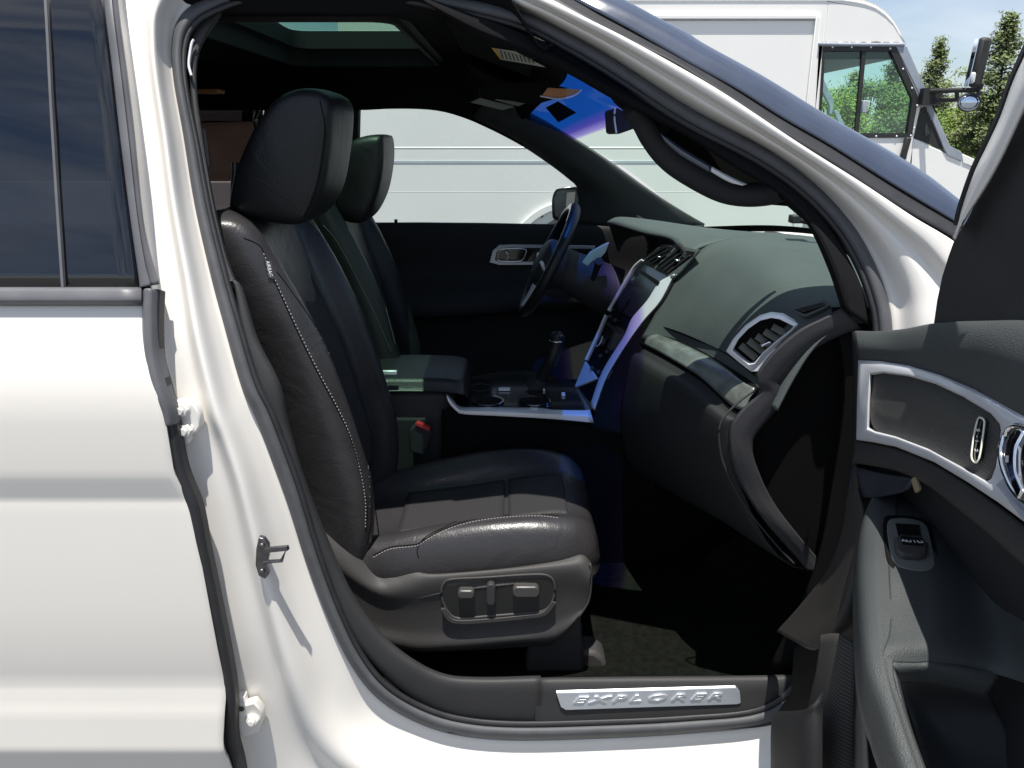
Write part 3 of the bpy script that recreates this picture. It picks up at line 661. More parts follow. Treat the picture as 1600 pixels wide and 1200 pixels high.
def hz(x, y):
    u = abs((y-.975)/.70); return 1.750-.006*u**2-(1.3*max(0, u-.74)**2 if y > 1 else .02*u**4)+rooftop(x)*.6-.22*max(0, x+.02)+1.2*max(0, .335-y)
ysh = [.285, .30, .34, .38, SRY0, .6, .8, 1.0, 1.2, 1.35, SRY1, 1.56, 1.62, 1.66, 1.70]
hl = sheet(hz, xs[:-2], ysh, (SRX0, SRX1, SRY0, SRY1), 'headliner', M['liner'], .006)
# sunroof: trim lip, side walls, glass
fr_o = [Vector((x, y, hz(x, y)-.006)) for x, y in ((SRX0-.012, SRY0-.012), (SRX1+.012, SRY0-.012), (SRX1+.012, SRY1+.012), (SRX0-.012, SRY1+.012))]
def rect(x0, x1, y0, y1, z, r=.05, n=5):
    out = []
    for cx_, cy_, a0 in ((x1-r, y1-r, 0), (x0+r, y1-r, 90), (x0+r, y0+r, 180), (x1-r, y0+r, 270)):
        for i in range(n+1):
            a = R(a0+90*i/n); out.append(Vector((cx_+r*math.cos(a), cy_+r*math.sin(a), z)))
    return out
lip = polyring(rect(SRX0-.02, SRX1+.02, SRY0-.02, SRY1+.02, 1.742, .07), rect(SRX0+.004, SRX1-.004, SRY0+.004, SRY1-.004, 1.738, .05), (0, 0, .004))
ob('sunroof_lip', lip, M['black'], hl)
ob('sunroof_well', polyring(rect(SRX0-.004, SRX1+.004, SRY0-.004, SRY1+.004, 1.728, .05), rect(SRX0+.006, SRX1-.006, SRY0+.006, SRY1-.006, 1.728, .05), (0, 0, .104)), M['black'], hl)
ob('sunroof_rail', polyring(rect(SRX0-.004, SRX1+.004, SRY0-.004, SRY1+.004, 1.775, .05), rect(SRX0+.03, SRX1-.03, SRY0+.03, SRY1-.06, 1.775, .05), (0, 0, .012)), M['black'], hl)
ob('sunroof_glass', box(((SRX0+SRX1)/2, (SRY0+SRY1)/2, 1.832), (SRX1-SRX0-.014, SRY1-SRY0-.014, .005)), M['roofg'], hl)
# windshield glass: v=0 at the header
base = [Vector(p) for p in ((.70, 1.70, 1.18), (.90, 1.42, 1.215), (1.02, 1.1, 1.225), (1.04, .85, 1.225), (.98, .58, 1.22), (.86, .34, 1.21), (.74, .17, 1.20))]
head = [Vector(p) for p in ((.04, 1.60, 1.575), (.08, 1.35, 1.61), (.11, 1.1, 1.635), (.12, .85, 1.645), (.11, .6, 1.655), (.09, .4, 1.66), (.06, .27, 1.665))]
midw = [(h+b)/2+Vector((.02, 0, .035)) for h, b in zip(head, base)]
ws = skin([head, midw, base], 40, 10)
wso = ob('windshield', ws, M['wind'], suv)
ob('windshield_frit', skin([[p+Vector((.015, 0, -.008)) for p in base], [p*.93+q*.07+Vector((.008, 0, -.004)) for p, q in zip(base, midw)]], 40, 2), M['dark'], wso, solid=.002)
ob('cowl', skin([[p+Vector((0, 0, -.03)) for p in base], [p+Vector((.15, 0, -.06)) for p in base]], 30, 2), M['dark'], suv, solid=.01)
wb = bmesh.new(); tube([P(1236, 340, .75), P(1262, 346, .72), P(1300, 352, .70)], .008, wb); box(P(1250, 342, .74), (.05, .03, .02), wb)
ob('wiper', wb, M['rubber_b'], suv, bevel=.003)
ob('sun_leak_filler', skin([crv(MIDL, .085, 30), crv(LOW, .165, 30), [p+Vector((0, .03, .0)) for p in cr([head[-1], midw[-1], base[-1]], 30)]], 40, 2, lin_v=True), M['dark'], suv, solid=.004)  # unseen filler added to stop sun leaking through the pillar gap
# header trim between headliner and windshield
hc_ = cr(head, 40)
ob('roof_edge', skin([[Vector((.055, p.y, rz(p.y)+rooftop(.055))) for p in hc_[3:-6]], [Vector((min(p.x, .09), p.y, rz(p.y)+rooftop(.055)-.05)) for p in hc_[3:-6]], [p+Vector((0, 0, .004)) for p in hc_[3:-6]]], 40, 3), M['white'], suv, solid=.003)
ob('header_trim', skin([[Vector((-.06, p.y, hz(-.06, p.y))) for p in hc_], [p*.45+Vector((-.06, p.y, hz(-.06, p.y)))*.55+Vector((0, 0, .006)) for p in hc_], [p+Vector((-.012, 0, .0)) for p in hc_], [p+Vector((.012, 0, .004)) for p in hc_]], 40, 3), M['liner'], suv, solid=.003)
# ---- far side: door, window, pillar trims
WT = [(300, 170), (545, 170), (600, 168), (650, 168), (690, 172), (730, 184), (780, 206), (820, 228), (860, 255), (890, 278), (904, 293)]   # top edge of far glass
Yf = lambda z: 1.95-S(z)*.9-.10
def PF(px, py, off=0):
    Y = 1.75
    for _ in range(25):
        p = P(px, py, Y); Y = .5*Y+.5*(Yf(p.z)+off)
    return P(px, py, Y)
# header above far windows up to headliner
up_ = [PF(x, y) for x, y in WT]
rowA = cr(up_, 40); rowB = [Vector((p.x-.0, 1.66, max(hz(min(.2, p.x), 1.66), p.z+.02))) for p in rowA]
# rail over far doors
ra = cr([PF(x, y) for x, y in WT[:8]], 40)
ob('roof_rail', skin([[p+Vector((0, .03, 0)) for p in ra], ra, [p+Vector((0, -.03, .025)) for p in ra], [Vector((p.x, 1.67, max(p.z+.05, hz(min(p.x, .26), 1.66)+.01))) for p in ra]], 40, 2), M['liner'], suv, solid=.006)
# far A pillar trim
pa = [PF(x, y) for x, y in [(740, 187), (780, 206), (820, 228), (860, 255), (890, 278), (906, 294), (908, 320), (906, 350)]]
pb = [P(x, y, Y) for x, y, Y in [(770, 150, 1.62), (842, 188, 1.60), (868, 204, 1.60), (905, 226, 1.62), (950, 256, 1.65), (1000, 292, 1.67), (1045, 322, 1.69), (1092, 350, 1.70)]]
ob('windshield_pillar_trim', skin([[p+Vector((0, .03, -.005)) for p in pa], pa, [(p*.5+q*.5)+Vector((-.02, -.03, -.01)) for p, q in zip(pa, pb)], [p+Vector((0, -.005, -.004)) for p in pb], [p+Vector((.02, .02, .0)) for p in pb]], 30, 4), mat('pillar_trim_cloth', (.06, .064, .064), .8, spec=.2, bump=.5, bscale=700), suv, solid=.003)
# far B pillar trim (behind headrests)
ob('pillar', prism([PF(412, 160), PF(560, 160), PF(556, 352), PF(400, 352)], (0, .06, 0)), M['black'], suv, bevel=.01)
fw = ob('driver_window', prism([PF(x, y, .05) for x, y in [(556, 357), (740, 357), (918, 358), (918, 300), (895, 272), (865, 247), (825, 219), (780, 196), (735, 176), (690, 163), (556, 160)]], (0, .004, 0)), M['side'], suv)
ob('passenger_window', skin([[PF(250, 352, .05), PF(400, 352, .05)], [PF(250, 160, .05), PF(412, 160, .05)]], 10, 4, lin_u=True), M['tint'], suv, solid=.004)
zb = P(0, 350, 1.80).z
ob('rear_door', box((-1.75, 1.87, .75), (2.2, .12, .85)), M['black'], suv)
dd = [[PF(545, 352, .04), PF(600, 352, .04), PF(740, 352, .04), PF(860, 354, .04), PF(1100, 356, .04)],
      [PF(545, 350, -.01), PF(600, 350, -.01), PF(740, 350, -.01), PF(860, 352, -.01), PF(1100, 354, -.01)],
      [PF(545, 362, -.035), PF(600, 363, -.035), PF(660, 364, -.035), PF(740, 356, -.035), PF(1100, 356, -.035)],
      [PF(545, 385, -.045), PF(600, 385, -.045), PF(740, 382, -.045), PF(860, 375, -.045), PF(1100, 375, -.045)],
      [PF(545, 430, -.04), PF(600, 430, -.04), PF(740, 430, -.04), PF(860, 430, -.04), PF(1100, 430, -.04)],
      [PF(545, 470, -.12), PF(600, 470, -.13), PF(740, 465, -.13), PF(860, 455, -.10), PF(1100, 450, -.05)],
      [PF(545, 495, -.13), PF(600, 495, -.14), PF(740, 490, -.14), PF(860, 480, -.10), PF(1100, 470, -.05)],
      [PF(545, 510, -.05), PF(600, 510, -.05), PF(740, 505, -.05), PF(860, 500, -.05), PF(1100, 490, -.04)],
      [PF(545, 640, -.06), PF(600, 640, -.06), PF(740, 640, -.06), PF(860, 640, -.06), PF(1100, 640, -.06)]]
fd = ob('driver_door', skin(dd, 40, 4), M['black'], suv, solid=.01)
ob('belt_trim', skin([[p+Vector((0, -.004, .003)) for p in dd[1]], [p+Vector((0, -.004, .001)) for p in dd[2]]], 30, 3), M['trim'], fd, solid=.002)
lk = P(619, 352, 1.80); ob('lock_pin', tube([lk, lk+Vector((0, 0, .012)), lk+Vector((0, 0, .022))], .006, rs=lambda t: .8+.4*t), M['black'], fd)
def PFq(x, y, k=0): return PF(x, y, -.055-k)
hb = polyring([PFq(x, y) for x, y in [(765, 410), (770, 392), (780, 383), (800, 382), (930, 384), (930, 392), (925, 405), (900, 413), (850, 414), (780, 414)]], [PFq(x, y) for x, y in [(773, 407), (776, 394), (783, 388), (800, 387), (925, 389), (924, 393), (920, 399), (895, 407), (850, 409), (782, 409)]], (0, .012, 0))
ob('silver_bezel', hb, M['silver'], fd, bevel=.001)
ob('handle_cup', prism([PFq(x, y, -.004) for x, y in [(773, 408), (776, 393), (783, 388), (922, 388), (918, 402), (895, 408)]], (0, .02, 0)), M['gloss'], fd)
ob('inner_handle', tube([PFq(x, y, .008) for x, y in [(778, 406), (781, 392), (788, 389), (818, 389), (822, 394), (817, 405), (812, 408), (786, 408)]], .0028, closed=True, n=40), M['chrome'], fd)
ob('handle_lever', tube([PFq(x, y, .010) for x, y in [(792, 406), (794, 398), (790, 393)]], .004, n=8), M['silver'], fd)
# outer mirror on the far door
mo_ = [P(x, y, 2.12) for x, y in [(862, 312), (866, 299), (874, 294), (904, 293), (908, 310), (906, 342), (875, 346), (864, 342), (862, 330)]]
mr_ = ob('door_mirror', prism(cr(mo_, 40, True), (.09, .06, 0)), M['gloss'], suv, bevel=.008)
ob('mirror_glass', prism([P(x, y, 2.115) for x, y in [(866, 312), (870, 300), (876, 297), (900, 296), (904, 312), (902, 338), (876, 342), (867, 337)]], (0, .003, 0)), mat('dark_mirror', (.10, .11, .12), .12, metal=.6), mr_)
ob('mirror_sticker', prism([P(x, y, 2.110) for x, y in [(886, 301), (899, 300), (897, 322), (884, 322)]], (0, .002, 0)), mat('grey_sticker', (.22, .22, .21), .7), mr_)
# ---- passenger seat ------------------------------------------------
SOFF = Vector((0, 0, 0))
TR = [(500, 822), (540, 852), (578, 884), (610, 888), (645, 880), (672, 886), (780, 880), (880, 868), (908, 866), (922, 878)]
k1 = [(500, 832), (540, 864), (585, 905), (615, 905), (650, 895), (680, 897), (780, 889), (880, 876), (910, 873), (925, 888)]
k2 = [(500, 852), (540, 892), (590, 924), (630, 922), (672, 909), (720, 902), (800, 895), (880, 890), (905, 892), (922, 905)]
k3 = [(500, 880), (545, 915), (600, 945), (650, 950), (700, 945), (760, 940), (820, 935), (880, 930), (905, 932), (921, 935)]
k3b = [(500, 930), (550, 960), (600, 978), (650, 985), (700, 985), (760, 982), (820, 978), (868, 968), (895, 958), (914, 950)]
k4 = [(500, 965), (560, 990), (600, 1004), (650, 1015), (700, 1013), (760, 1008), (820, 1002), (858, 1000), (880, 990), (902, 965)]
st = ob('passenger_seat', skin([[P(x, y, Y) for x, y in c] for c, Y in ((TR, .34), (TR, .295), (k1, .272), (k2, .258), (k3, .268), (k3b, .270), (k4, .268), (k4, .34))], 6, 5, corr=True), M['trim_w'], suv, sharp=60, solid=.004)
# front nose of the side trim
ob('seat_nose', skin([[P(x, y, Y) for x, y in ((922, 880), (924, 905), (921, 935), (914, 950), (903, 966))] for Y in (.262, .30, .40)], 20, 3), M['trim_w'], st, solid=.004)
# inner side trim + frame
ob('seat_frame', box((-.10, .50, .545), (.56, .40, .09)), M['black'], st, bevel=.02)
ob('lower_skirt', prism([P(x, y, .30) for x, y in [(600, 975), (860, 968), (872, 988), (862, 1010), (700, 1020), (560, 1020)]], (0, .02, 0)), M['black'], st, bevel=.004)
fb = prism([P(x, y, .315) for x, y in [(835, 985), (878, 955), (908, 962), (914, 1056), (820, 1060), (824, 1020)]], (0, .08, 0)); ob('seat_foot', fb, M['trim_w'], st, bevel=.008)
ob('foot_cover', prism([P(x, y, .33) for x, y in [(905, 1018), (930, 1020), (944, 1030), (954, 1060), (905, 1060)]], (0, .07, 0)), M['trim_w'], st, bevel=.01)
ob('seat_foot', box((.05, .70, .40), (.10, .05, .16)), M['trim'], st, bevel=.008)
# switch recess
def pill(cx, cy, w, h, Y, rr=.5, n=8):
    out = []; r = min(w, h)*rr
    for sx, sy, a0 in ((1, -1, -90), (1, 1, 0), (-1, 1, 90), (-1, -1, 180)):
        for i in range(n+1):
            a = R(a0+90*i/n); out.append(P(cx+sx*(w/2-r)+r*math.cos(a), cy+sy*(h/2-r)+r*math.sin(a), Y))
    return out
def pillpx(pts, Y): return [P(x, y, Y) for x, y in pts]
rc = [(690, 925), (693, 912), (705, 905), (760, 902), (820, 898), (852, 898), (864, 906), (867, 922), (862, 942), (848, 955), (820, 958), (760, 963), (715, 966), (700, 956), (692, 940)]
ob('switch_panel', prism(cr(pillpx(rc, .2575), 60, True), (0, .004, 0)), mat('recess_shade', (.010, .010, .010), .5), st)  # flat dark plate; the shade of the recess is put into its colour
ob('recess_rim', tube(cr(pillpx(rc, .2575), 60, True), .0032, closed=True), M['trim_w'], st)
ob('recess_lip', sweep([P(x, y, .256) for x, y in [(692, 950), (702, 966), (720, 971), (770, 968), (820, 963), (850, 958), (866, 940)]], [(.005, -.006), (.005, .004), (-.005, .004), (-.005, -.002)], n=30, up=(0, -1, 0)), M['trim_w'], st, bevel=.001)
for cx, cy, w_, h_ in ((728, 930, 26, 13), (822, 926, 42, 17)):
    ob('seat_switch', prism(pill(cx, cy, w_, h_, .240, .42), (0, .02, 0)), mat('switch_satin', (.05, .048, .046), .3), st, bevel=.0035, seg=3)
ob('seat_switch', prism(pill(767, 930, 14, 34, .242, .48), (0, .02, 0)), M['trim'], st, bevel=.0025)
# cushion
def ringpts(x, zc, zbol, w0, w1, zbot, tuck):
    c = (w0+w1)/2
    return [Vector(p) for p in ((x, w0+.02, zbot), (x, w0-.005, zbot+.03), (x, w0-.008, (zbot+zbol)/2+.01), (x, w0+.012, zbol-.012), (x, w0+.045, zbol), (x, w0+.085, (zbol*.6+zc*.4)), (x, w0+.13, zc+.002), (x, c, zc),
            (x, w1-.13, zc+.002), (x, w1-.085, (zbol*.6+zc*.4)), (x, w1-.045, zbol), (x, w1-.012, zbol-.012), (x, w1+.008, (zbot+zbol)/2+.01), (x, w1+.0, zbot+.03), (x, w1-.02, zbot))]
CU = [(-.40, .600, .640, .30, .72, .52), (-.30, .615, .655, .285, .735, .52), (-.22, .625, .675, .28, .74, .53), (-.14, .635, .692, .278, .742, .55), (-.05, .65, .706, .275, .745, .565), (.04, .665, .712, .277, .743, .575), (.10, .672, .708, .28, .74, .575), (.15, .668, .695, .29, .73, .57), (.185, .65, .665, .31, .71, .565), (.20, .61, .62, .34, .68, .565)]
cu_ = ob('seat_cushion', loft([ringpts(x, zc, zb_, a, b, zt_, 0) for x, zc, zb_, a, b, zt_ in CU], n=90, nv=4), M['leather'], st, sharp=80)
# perforated centre insert and seams
def cush_z(x, y):
    for a, b in zip(CU, CU[1:]):
        if a[0] <= x <= b[0]:
            t = (x-a[0])/(b[0]-a[0]); return a[1]+(b[1]-a[1])*t
    return .66
ins = [[Vector((x, y, cush_z(x, y)+.0045)) for y in (.40, .45, .51, .57, .62)] for x in (-.27, -.2, -.12, -.02)]
ob('seat_insert', skin(ins, 12, 5), M['perf'], cu_, solid=.004)
ins = [[Vector((x, y, cush_z(x, y)+.0045)) for y in (.40, .45, .51, .57, .62)] for x in (-.008, .04, .10, .13)]
ob('seat_insert', skin(ins, 12, 5), M['perf'], cu_, solid=.004)
def stitches(path, n, r, ln, m, parent, name='stitching'):
    pts = cr(path, n*3); bm = bmesh.new()
    for i in range(0, len(pts)-2, 3):
        a = pts[i]; b = a+(pts[i+1]-a).normalized()*ln; tube([a, b], r, bm, seg=5)
    return ob(name, bm, m, parent, sharp=180)
def spx(l): return [P(x, y, Y) for x, y, Y in l]
# cushion side seam, drawn on the bolster
seamc = spx([(583, 868, .277), (610, 853, .279), (652, 848, .282), (668, 838, .284), (700, 822, .287), (740, 810, .290), (790, 803, .293), (840, 801, .30), (870, 803, .305)])
from mathutils.bvhtree import BVHTree
def snap(pts, o, lift=.0012):
    me = o.data; bv = BVHTree.FromPolygons([v.co.copy() for v in me.vertices], [tuple(p.vertices) for p in me.polygons])
    out = []
    for p in pts:
        d = (p-CAM).normalized(); h = bv.ray_cast(CAM, d)
        out.append(h[0]-d*lift if h[0] is not None else None)
    ok = [q for q in out if q is not None]
    return ok
def spp(l, o, n=60, lift=.0012):
    q = cr([Vector((x, y, 0)) for x, y in l], n); return snap([P(p.x, p.y, .3) for p in q], o, lift)
def seam(l, o, n=60, r=.0013, name='seam', m=None, lift=.0):
    q = spp(l, o, n, lift)
    if len(q) > 3: return ob(name, tube(q, r, seg=6), m or M['dark'], o, sharp=180)
def stitch_on(l, o, n, m=None, r=.0009, ln=.0045):
    q = spp(l, o, n*3, .0006)
    if len(q) > 6: return stitches(q, n, r, ln, m or M['stitch'], o)
seam([(583, 868), (610, 855), (652, 850), (668, 840), (700, 824), (740, 812), (790, 805), (840, 803), (872, 806)], cu_)
stitch_on([(583, 871), (610, 858), (650, 853), (668, 843), (700, 827), (740, 815), (790, 808), (840, 806), (872, 809)], cu_, 62)
seam([(654, 872), (652, 858), (664, 840), (690, 826), (720, 812), (760, 803)], cu_, 30)
# ---- backrest: sections by height
BK = [(.58, -.33), (.65, -.312), (.72, -.303), (.80, -.305), (.90, -.327), (1.0, -.352), (1.10, -.383), (1.2, -.425), (1.28, -.465), (1.335, -.497), (1.36, -.53), (1.372, -.57)]
def backring(z, x, i, y0, y1, n, top):
    k = i/(n-1); c = (y0+y1)/2
    dpt = .058 if z < 1.15 else .058-(z-1.15)*.16
    th = .19-.04*k
    ins_ = .0 if k < .75 else (k-.75)**1.5*.20
    a, b = y0+ins_, y1-ins_
    if i == n-1: th *= .55; a += .03; b -= .03
    return [Vector((x+px_, y_, z+pz_)) for px_, y_, pz_ in ((-th, a+.07, -.02), (-th*.9, a+.03, -.015), (-th*.6, a+.004, -.01), (-.055, a-.004, -.004), (-.018, a+.006, 0), (0, a+.032, 0), (-.010, a+.062, 0), (-dpt*.85, a+.092, 0), (-dpt, a+.14, 0), (-dpt-.006, c, 0),
            (-dpt, b-.14, 0), (-dpt*.85, b-.092, 0), (-.010, b-.062, 0), (0, b-.032, 0), (-.018, b-.006, 0), (-.055, b+.004, -.004), (-th*.6, b-.004, -.01), (-th*.9, b-.03, -.015), (-th, b-.07, -.02), (-th-.01, c, -.02))]
bk = ob('backrest', loft([backring(z, x, i, .278, .735, len(BK), 0) for i, (z, x) in enumerate(BK)], n=100, nv=4), M['leather'], st, sharp=80)
seam([(381, 372), (398, 379), (410, 390), (425, 430), (445, 475), (475, 540), (503, 595), (527, 640), (548, 685), (565, 745), (573, 790), (572, 830)], bk, 90)
stitch_on([(412, 396), (425, 426), (443, 466), (472, 528), (500, 585), (526, 634), (547, 680), (563, 736), (571, 782), (571, 825)], bk, 80)
seam([(432, 424), (452, 450), (492, 508), (512, 546), (533, 590), (556, 640), (571, 690), (579, 745), (581, 800), (575, 850)], bk, 90)
stitch_on([(494, 513), (514, 552), (535, 596), (556, 646), (570, 694), (577, 745), (578, 800)], bk, 50, M['stitch_d'])
tg = snap([P(x, y, .28) for x, y in [(413, 406), (424, 403), (429, 436), (419, 433)]], bk, .003)
if len(tg) == 4:
    tgo = ob('airbag_tag', prism(tg, (0, -.0015, 0)), mat('tag_black', (.02, .02, .02), .6), bk)
    up = (tg[0]-tg[3]).normalized()
    ob('tag_lettering', textmesh('AIRBAG', .0105, .0002, (tg[0]+tg[1]+tg[2]+tg[3])/4+Vector((0, -.0032, 0)), -up, Vector((1, 0, .1)), wide=.85), M['pinkw'], bk)
# backrest centre insert
bi = []
for z, x in ((1.20, -.482), (1.10, -.442), (1.0, -.410), (.9, -.385), (.8, -.363), (.72, -.362)):
    bi.append([Vector((x-.004+.012*abs((y-.506)/.10)**3, y, z)) for y in (.41, .44, .475, .506, .54, .57, .60)])
ob('seat_insert', skin(bi, 16, 5), M['perf'], bk, solid=.004)
# headrest: side outlines lofted across Y
HR = [(352, 318), (364, 262), (398, 190), (428, 152), (462, 137), (496, 140), (514, 156), (516, 190), (510, 250), (500, 300), (482, 335), (462, 352), (430, 352), (385, 342), (360, 336)]
def hrest(outl, Y0, Y1, inset, top=.0):
    base_ = [P(x, y, Y0) for x, y in outl]; c = sum(base_, Vector())/len(base_)
    rings = []
    for f, sc in ((0, .62), (.02, .84), (.06, .955), (.14, 1.0), (.5, 1.02), (.86, 1.0), (.94, .955), (.98, .84), (1, .62)):
        rings.append([Vector((c.x+(p.x-c.x)*sc, Y0+(Y1-Y0)*f, c.z+(p.z-c.z)*sc)) for p in base_])
    return loft(rings, n=64, nv=3)
hr = ob('headrest', hrest(HR, .375, .635, .03), M['leather_b'], st, sharp=80)
seam([(440, 150), (404, 192), (372, 262), (360, 320)], hr, 50)
seam([(500, 158), (508, 200), (502, 256), (492, 300), (476, 338)], hr, 50)
stitch_on([(496, 160), (503, 200), (497, 256), (487, 300), (471, 338)], hr, 40, M['stitch_d'])
for y in (.45, .56): ob('headrest_post', cyl(Vector((-.60, y, 1.30)), Vector((-.575, y, 1.46)), .007), M['steel'], st)
# ---- driver seat
HD = [(520, 300), (532, 245), (545, 222), (565, 213), (588, 211), (596, 216), (598, 250), (590, 300), (575, 335), (560, 350), (540, 348), (525, 335)]
ds = ob('driver_seat', box((-.10, 1.24, .50), (.56, .42, .16)), M['black'], suv, bevel=.03)
ob('headrest', hrest(HD, 1.11, 1.37, .03), M['leather_b'], ds, sharp=80)
DX = .03
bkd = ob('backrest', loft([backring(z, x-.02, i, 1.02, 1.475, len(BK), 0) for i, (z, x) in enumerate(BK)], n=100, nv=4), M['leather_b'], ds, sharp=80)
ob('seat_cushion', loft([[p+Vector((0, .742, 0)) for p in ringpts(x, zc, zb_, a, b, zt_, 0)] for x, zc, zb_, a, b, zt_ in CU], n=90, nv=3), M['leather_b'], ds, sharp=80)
seam([(505, 352), (528, 380), (560, 440), (590, 500), (612, 552)], bkd, 50, .0014, m=M['stitch_d'])
seam([(566, 352), (580, 400), (600, 470), (618, 540)], bkd, 50, .0014, m=M['stitch_d'])
# buckle
bkp = ob('seat_buckle', prism([P(x, y, .775) for x, y in [(640, 672), (652, 662), (676, 676), (662, 712), (640, 706)]], (0, .03, 0)), M['black'], suv, bevel=.004)
ob('release_button', prism([P(x, y, .770) for x, y in [(648, 664), (652, 660), (672, 670), (669, 674)]], (0, .02, 0)), M['red'], bkp, bevel=.001)
# ---- dashboard -------------------------------------------------------
def prof(y, pts): return [Vector((x, y, z)) for x, z in pts]
DP = [
 prof(.165, [(.76, 1.17), (.70, 1.185), (.63, 1.185), (.585, 1.165), (.555, 1.13), (.53, 1.08), (.51, 1.03), (.505, 1.015)]),
 prof(.22, [(.78, 1.175), (.71, 1.20), (.63, 1.205), (.572, 1.185), (.538, 1.145), (.512, 1.09), (.495, 1.035), (.49, 1.018)]),
 prof(.30, [(.86, 1.18), (.76, 1.215), (.66, 1.222), (.575, 1.20), (.53, 1.155), (.50, 1.095), (.482, 1.035), (.478, 1.020)]),
 prof(.45, [(.96, 1.19), (.80, 1.232), (.68, 1.242), (.575, 1.225), (.515, 1.17), (.475, 1.10), (.455, 1.035), (.450, 1.018)]),
 prof(.62, [(1.02, 1.195), (.84, 1.242), (.70, 1.255), (.58, 1.238), (.505, 1.175), (.455, 1.10), (.425, 1.03), (.418, 1.010)]),
 prof(.76, [(1.06, 1.20), (.86, 1.246), (.70, 1.262), (.58, 1.250), (.495, 1.19), (.435, 1.10), (.395, 1.02), (.385, 1.000)]),
 prof(.825, [(1.07, 1.20), (.87, 1.248), (.70, 1.266), (.58, 1.258), (.495, 1.225), (.425, 1.13), (.365, 1.01), (.350, .985)]),
]
dsh = ob('dashboard', skin(DP, 50, 5), M['dash'], suv, sharp=80, solid=.004, off=0)
# driver side part of the pad with brow over the cluster
DR = [
 prof(.825, [(1.07, 1.20), (.87, 1.245), (.70, 1.262), (.58, 1.254), (.50, 1.235), (.455, 1.205)]),
 prof(.95, [(1.07, 1.20), (.87, 1.238), (.70, 1.254), (.58, 1.254), (.48, 1.248), (.445, 1.238)]),
 prof(1.10, [(1.05, 1.20), (.87, 1.228), (.70, 1.240), (.56, 1.250), (.43, 1.250), (.395, 1.238)]),
 prof(1.25, [(1.0, 1.195), (.85, 1.215), (.66, 1.228), (.50, 1.250), (.37, 1.258), (.335, 1.245)]),
 prof(1.40, [(.95, 1.185), (.80, 1.20), (.62, 1.218), (.48, 1.242), (.36, 1.252), (.320, 1.238)]),
 prof(1.55, [(.85, 1.18), (.74, 1.19), (.60, 1.205), (.48, 1.225), (.38, 1.230), (.345, 1.21)]),
 prof(1.70, [(.76, 1.16), (.70, 1.165), (.60, 1.17), (.50, 1.165), (.43, 1.15), (.40, 1.10)])]
ob('driver_dash', skin(DR, 40, 5), M['dash'], dsh, sharp=80, solid=.008, off=0)
ob('instrument_hood', skin([prof(y, [(.46 if y > .9 else .45, 1.235), (.52, 1.1), (.50, .95), (.46, .80)]) for y in (.84, 1.1, 1.4, 1.70)], 20, 3), M['black'], dsh, solid=.01)
ob('cluster_bezel', tube([Vector((.475, 1.33+.15*math.cos(a), 1.13+.075*math.sin(a))) for a in [6.283*i/30 for i in range(30)]], .008, closed=True), M['trim'], dsh)
ob('cluster_face', skin([[Vector((.50, y, z)) for y in (1.2, 1.33, 1.46)] for z in (1.07, 1.13, 1.19)], 8, 2), M['gloss'], dsh, solid=.004)
# speaker panel seam on top
seam([(1035, 372), (1060, 366), (1110, 362), (1160, 364), (1200, 373)], dsh, 50, .0014)
# trim insert, glovebox, lower dash
def row(l): return [P(x, y, Y) for x, y, Y in l]
T1 = row([(1185, 608, .235), (1163, 598, .27), (1120, 565, .42), (1060, 535, .62), (1022, 521, .80)])
T2 = row([(1165, 640, .225), (1144, 634, .26), (1095, 590, .40), (1040, 556, .60), (1006, 538, .80)])
ob('groove', skin([[p+Vector((.012, 0, .022)) for p in T1], [p+Vector((.03, 0, .004)) for p in T1], [p+Vector((.004, 0, -.001)) for p in T1]], 30, 3), M['dark'], dsh, solid=.002)
ob('trim_insert', skin([T1, [(p+q)/2+Vector((-.004, 0, .004)) for p, q in zip(T1, T2)], T2], 40, 4), M['woodg'], dsh, solid=.003)
G1 = [p+Vector((.004, 0, -.010)) for p in T2]
ob('glovebox_gap', skin([T2, [p+Vector((.03, 0, -.01)) for p in T2], G1], 30, 2), M['dark'], dsh, solid=.002)
G2 = row([(1150, 672, .24), (1125, 662, .26), (1070, 618, .40), (1012, 584, .60), (985, 566, .80)])
G3 = row([(1160, 765, .24), (1135, 760, .27), (1070, 722, .42), (1010, 692, .62), (970, 668, .80)])
G4 = row([(1240, 885, .22), (1215, 870, .27), (1140, 820, .42), (1060, 775, .62), (1000, 740, .80)])
G5 = row([(1300, 930, .22), (1280, 920, .27), (1190, 870, .42), (1110, 820, .62), (1050, 780, .80)])
G5 = [p+Vector((.25, 0, 0)) for p in G4]
ob('glovebox', skin([G1, lerpc(G1, G2, .35), G2, G3, G4, G5], 30, 5), mat('glovebox_plastic', (.017, .018, .018), .65, spec=.3, bump=.6, bscale=420, voronoi=True, bdist=.0006), dsh, sharp=70, solid=.003)
ob('lower_dash', box((.62, 1.28, .72), (.3, .86, .36)), M['black'], dsh, bevel=.03)
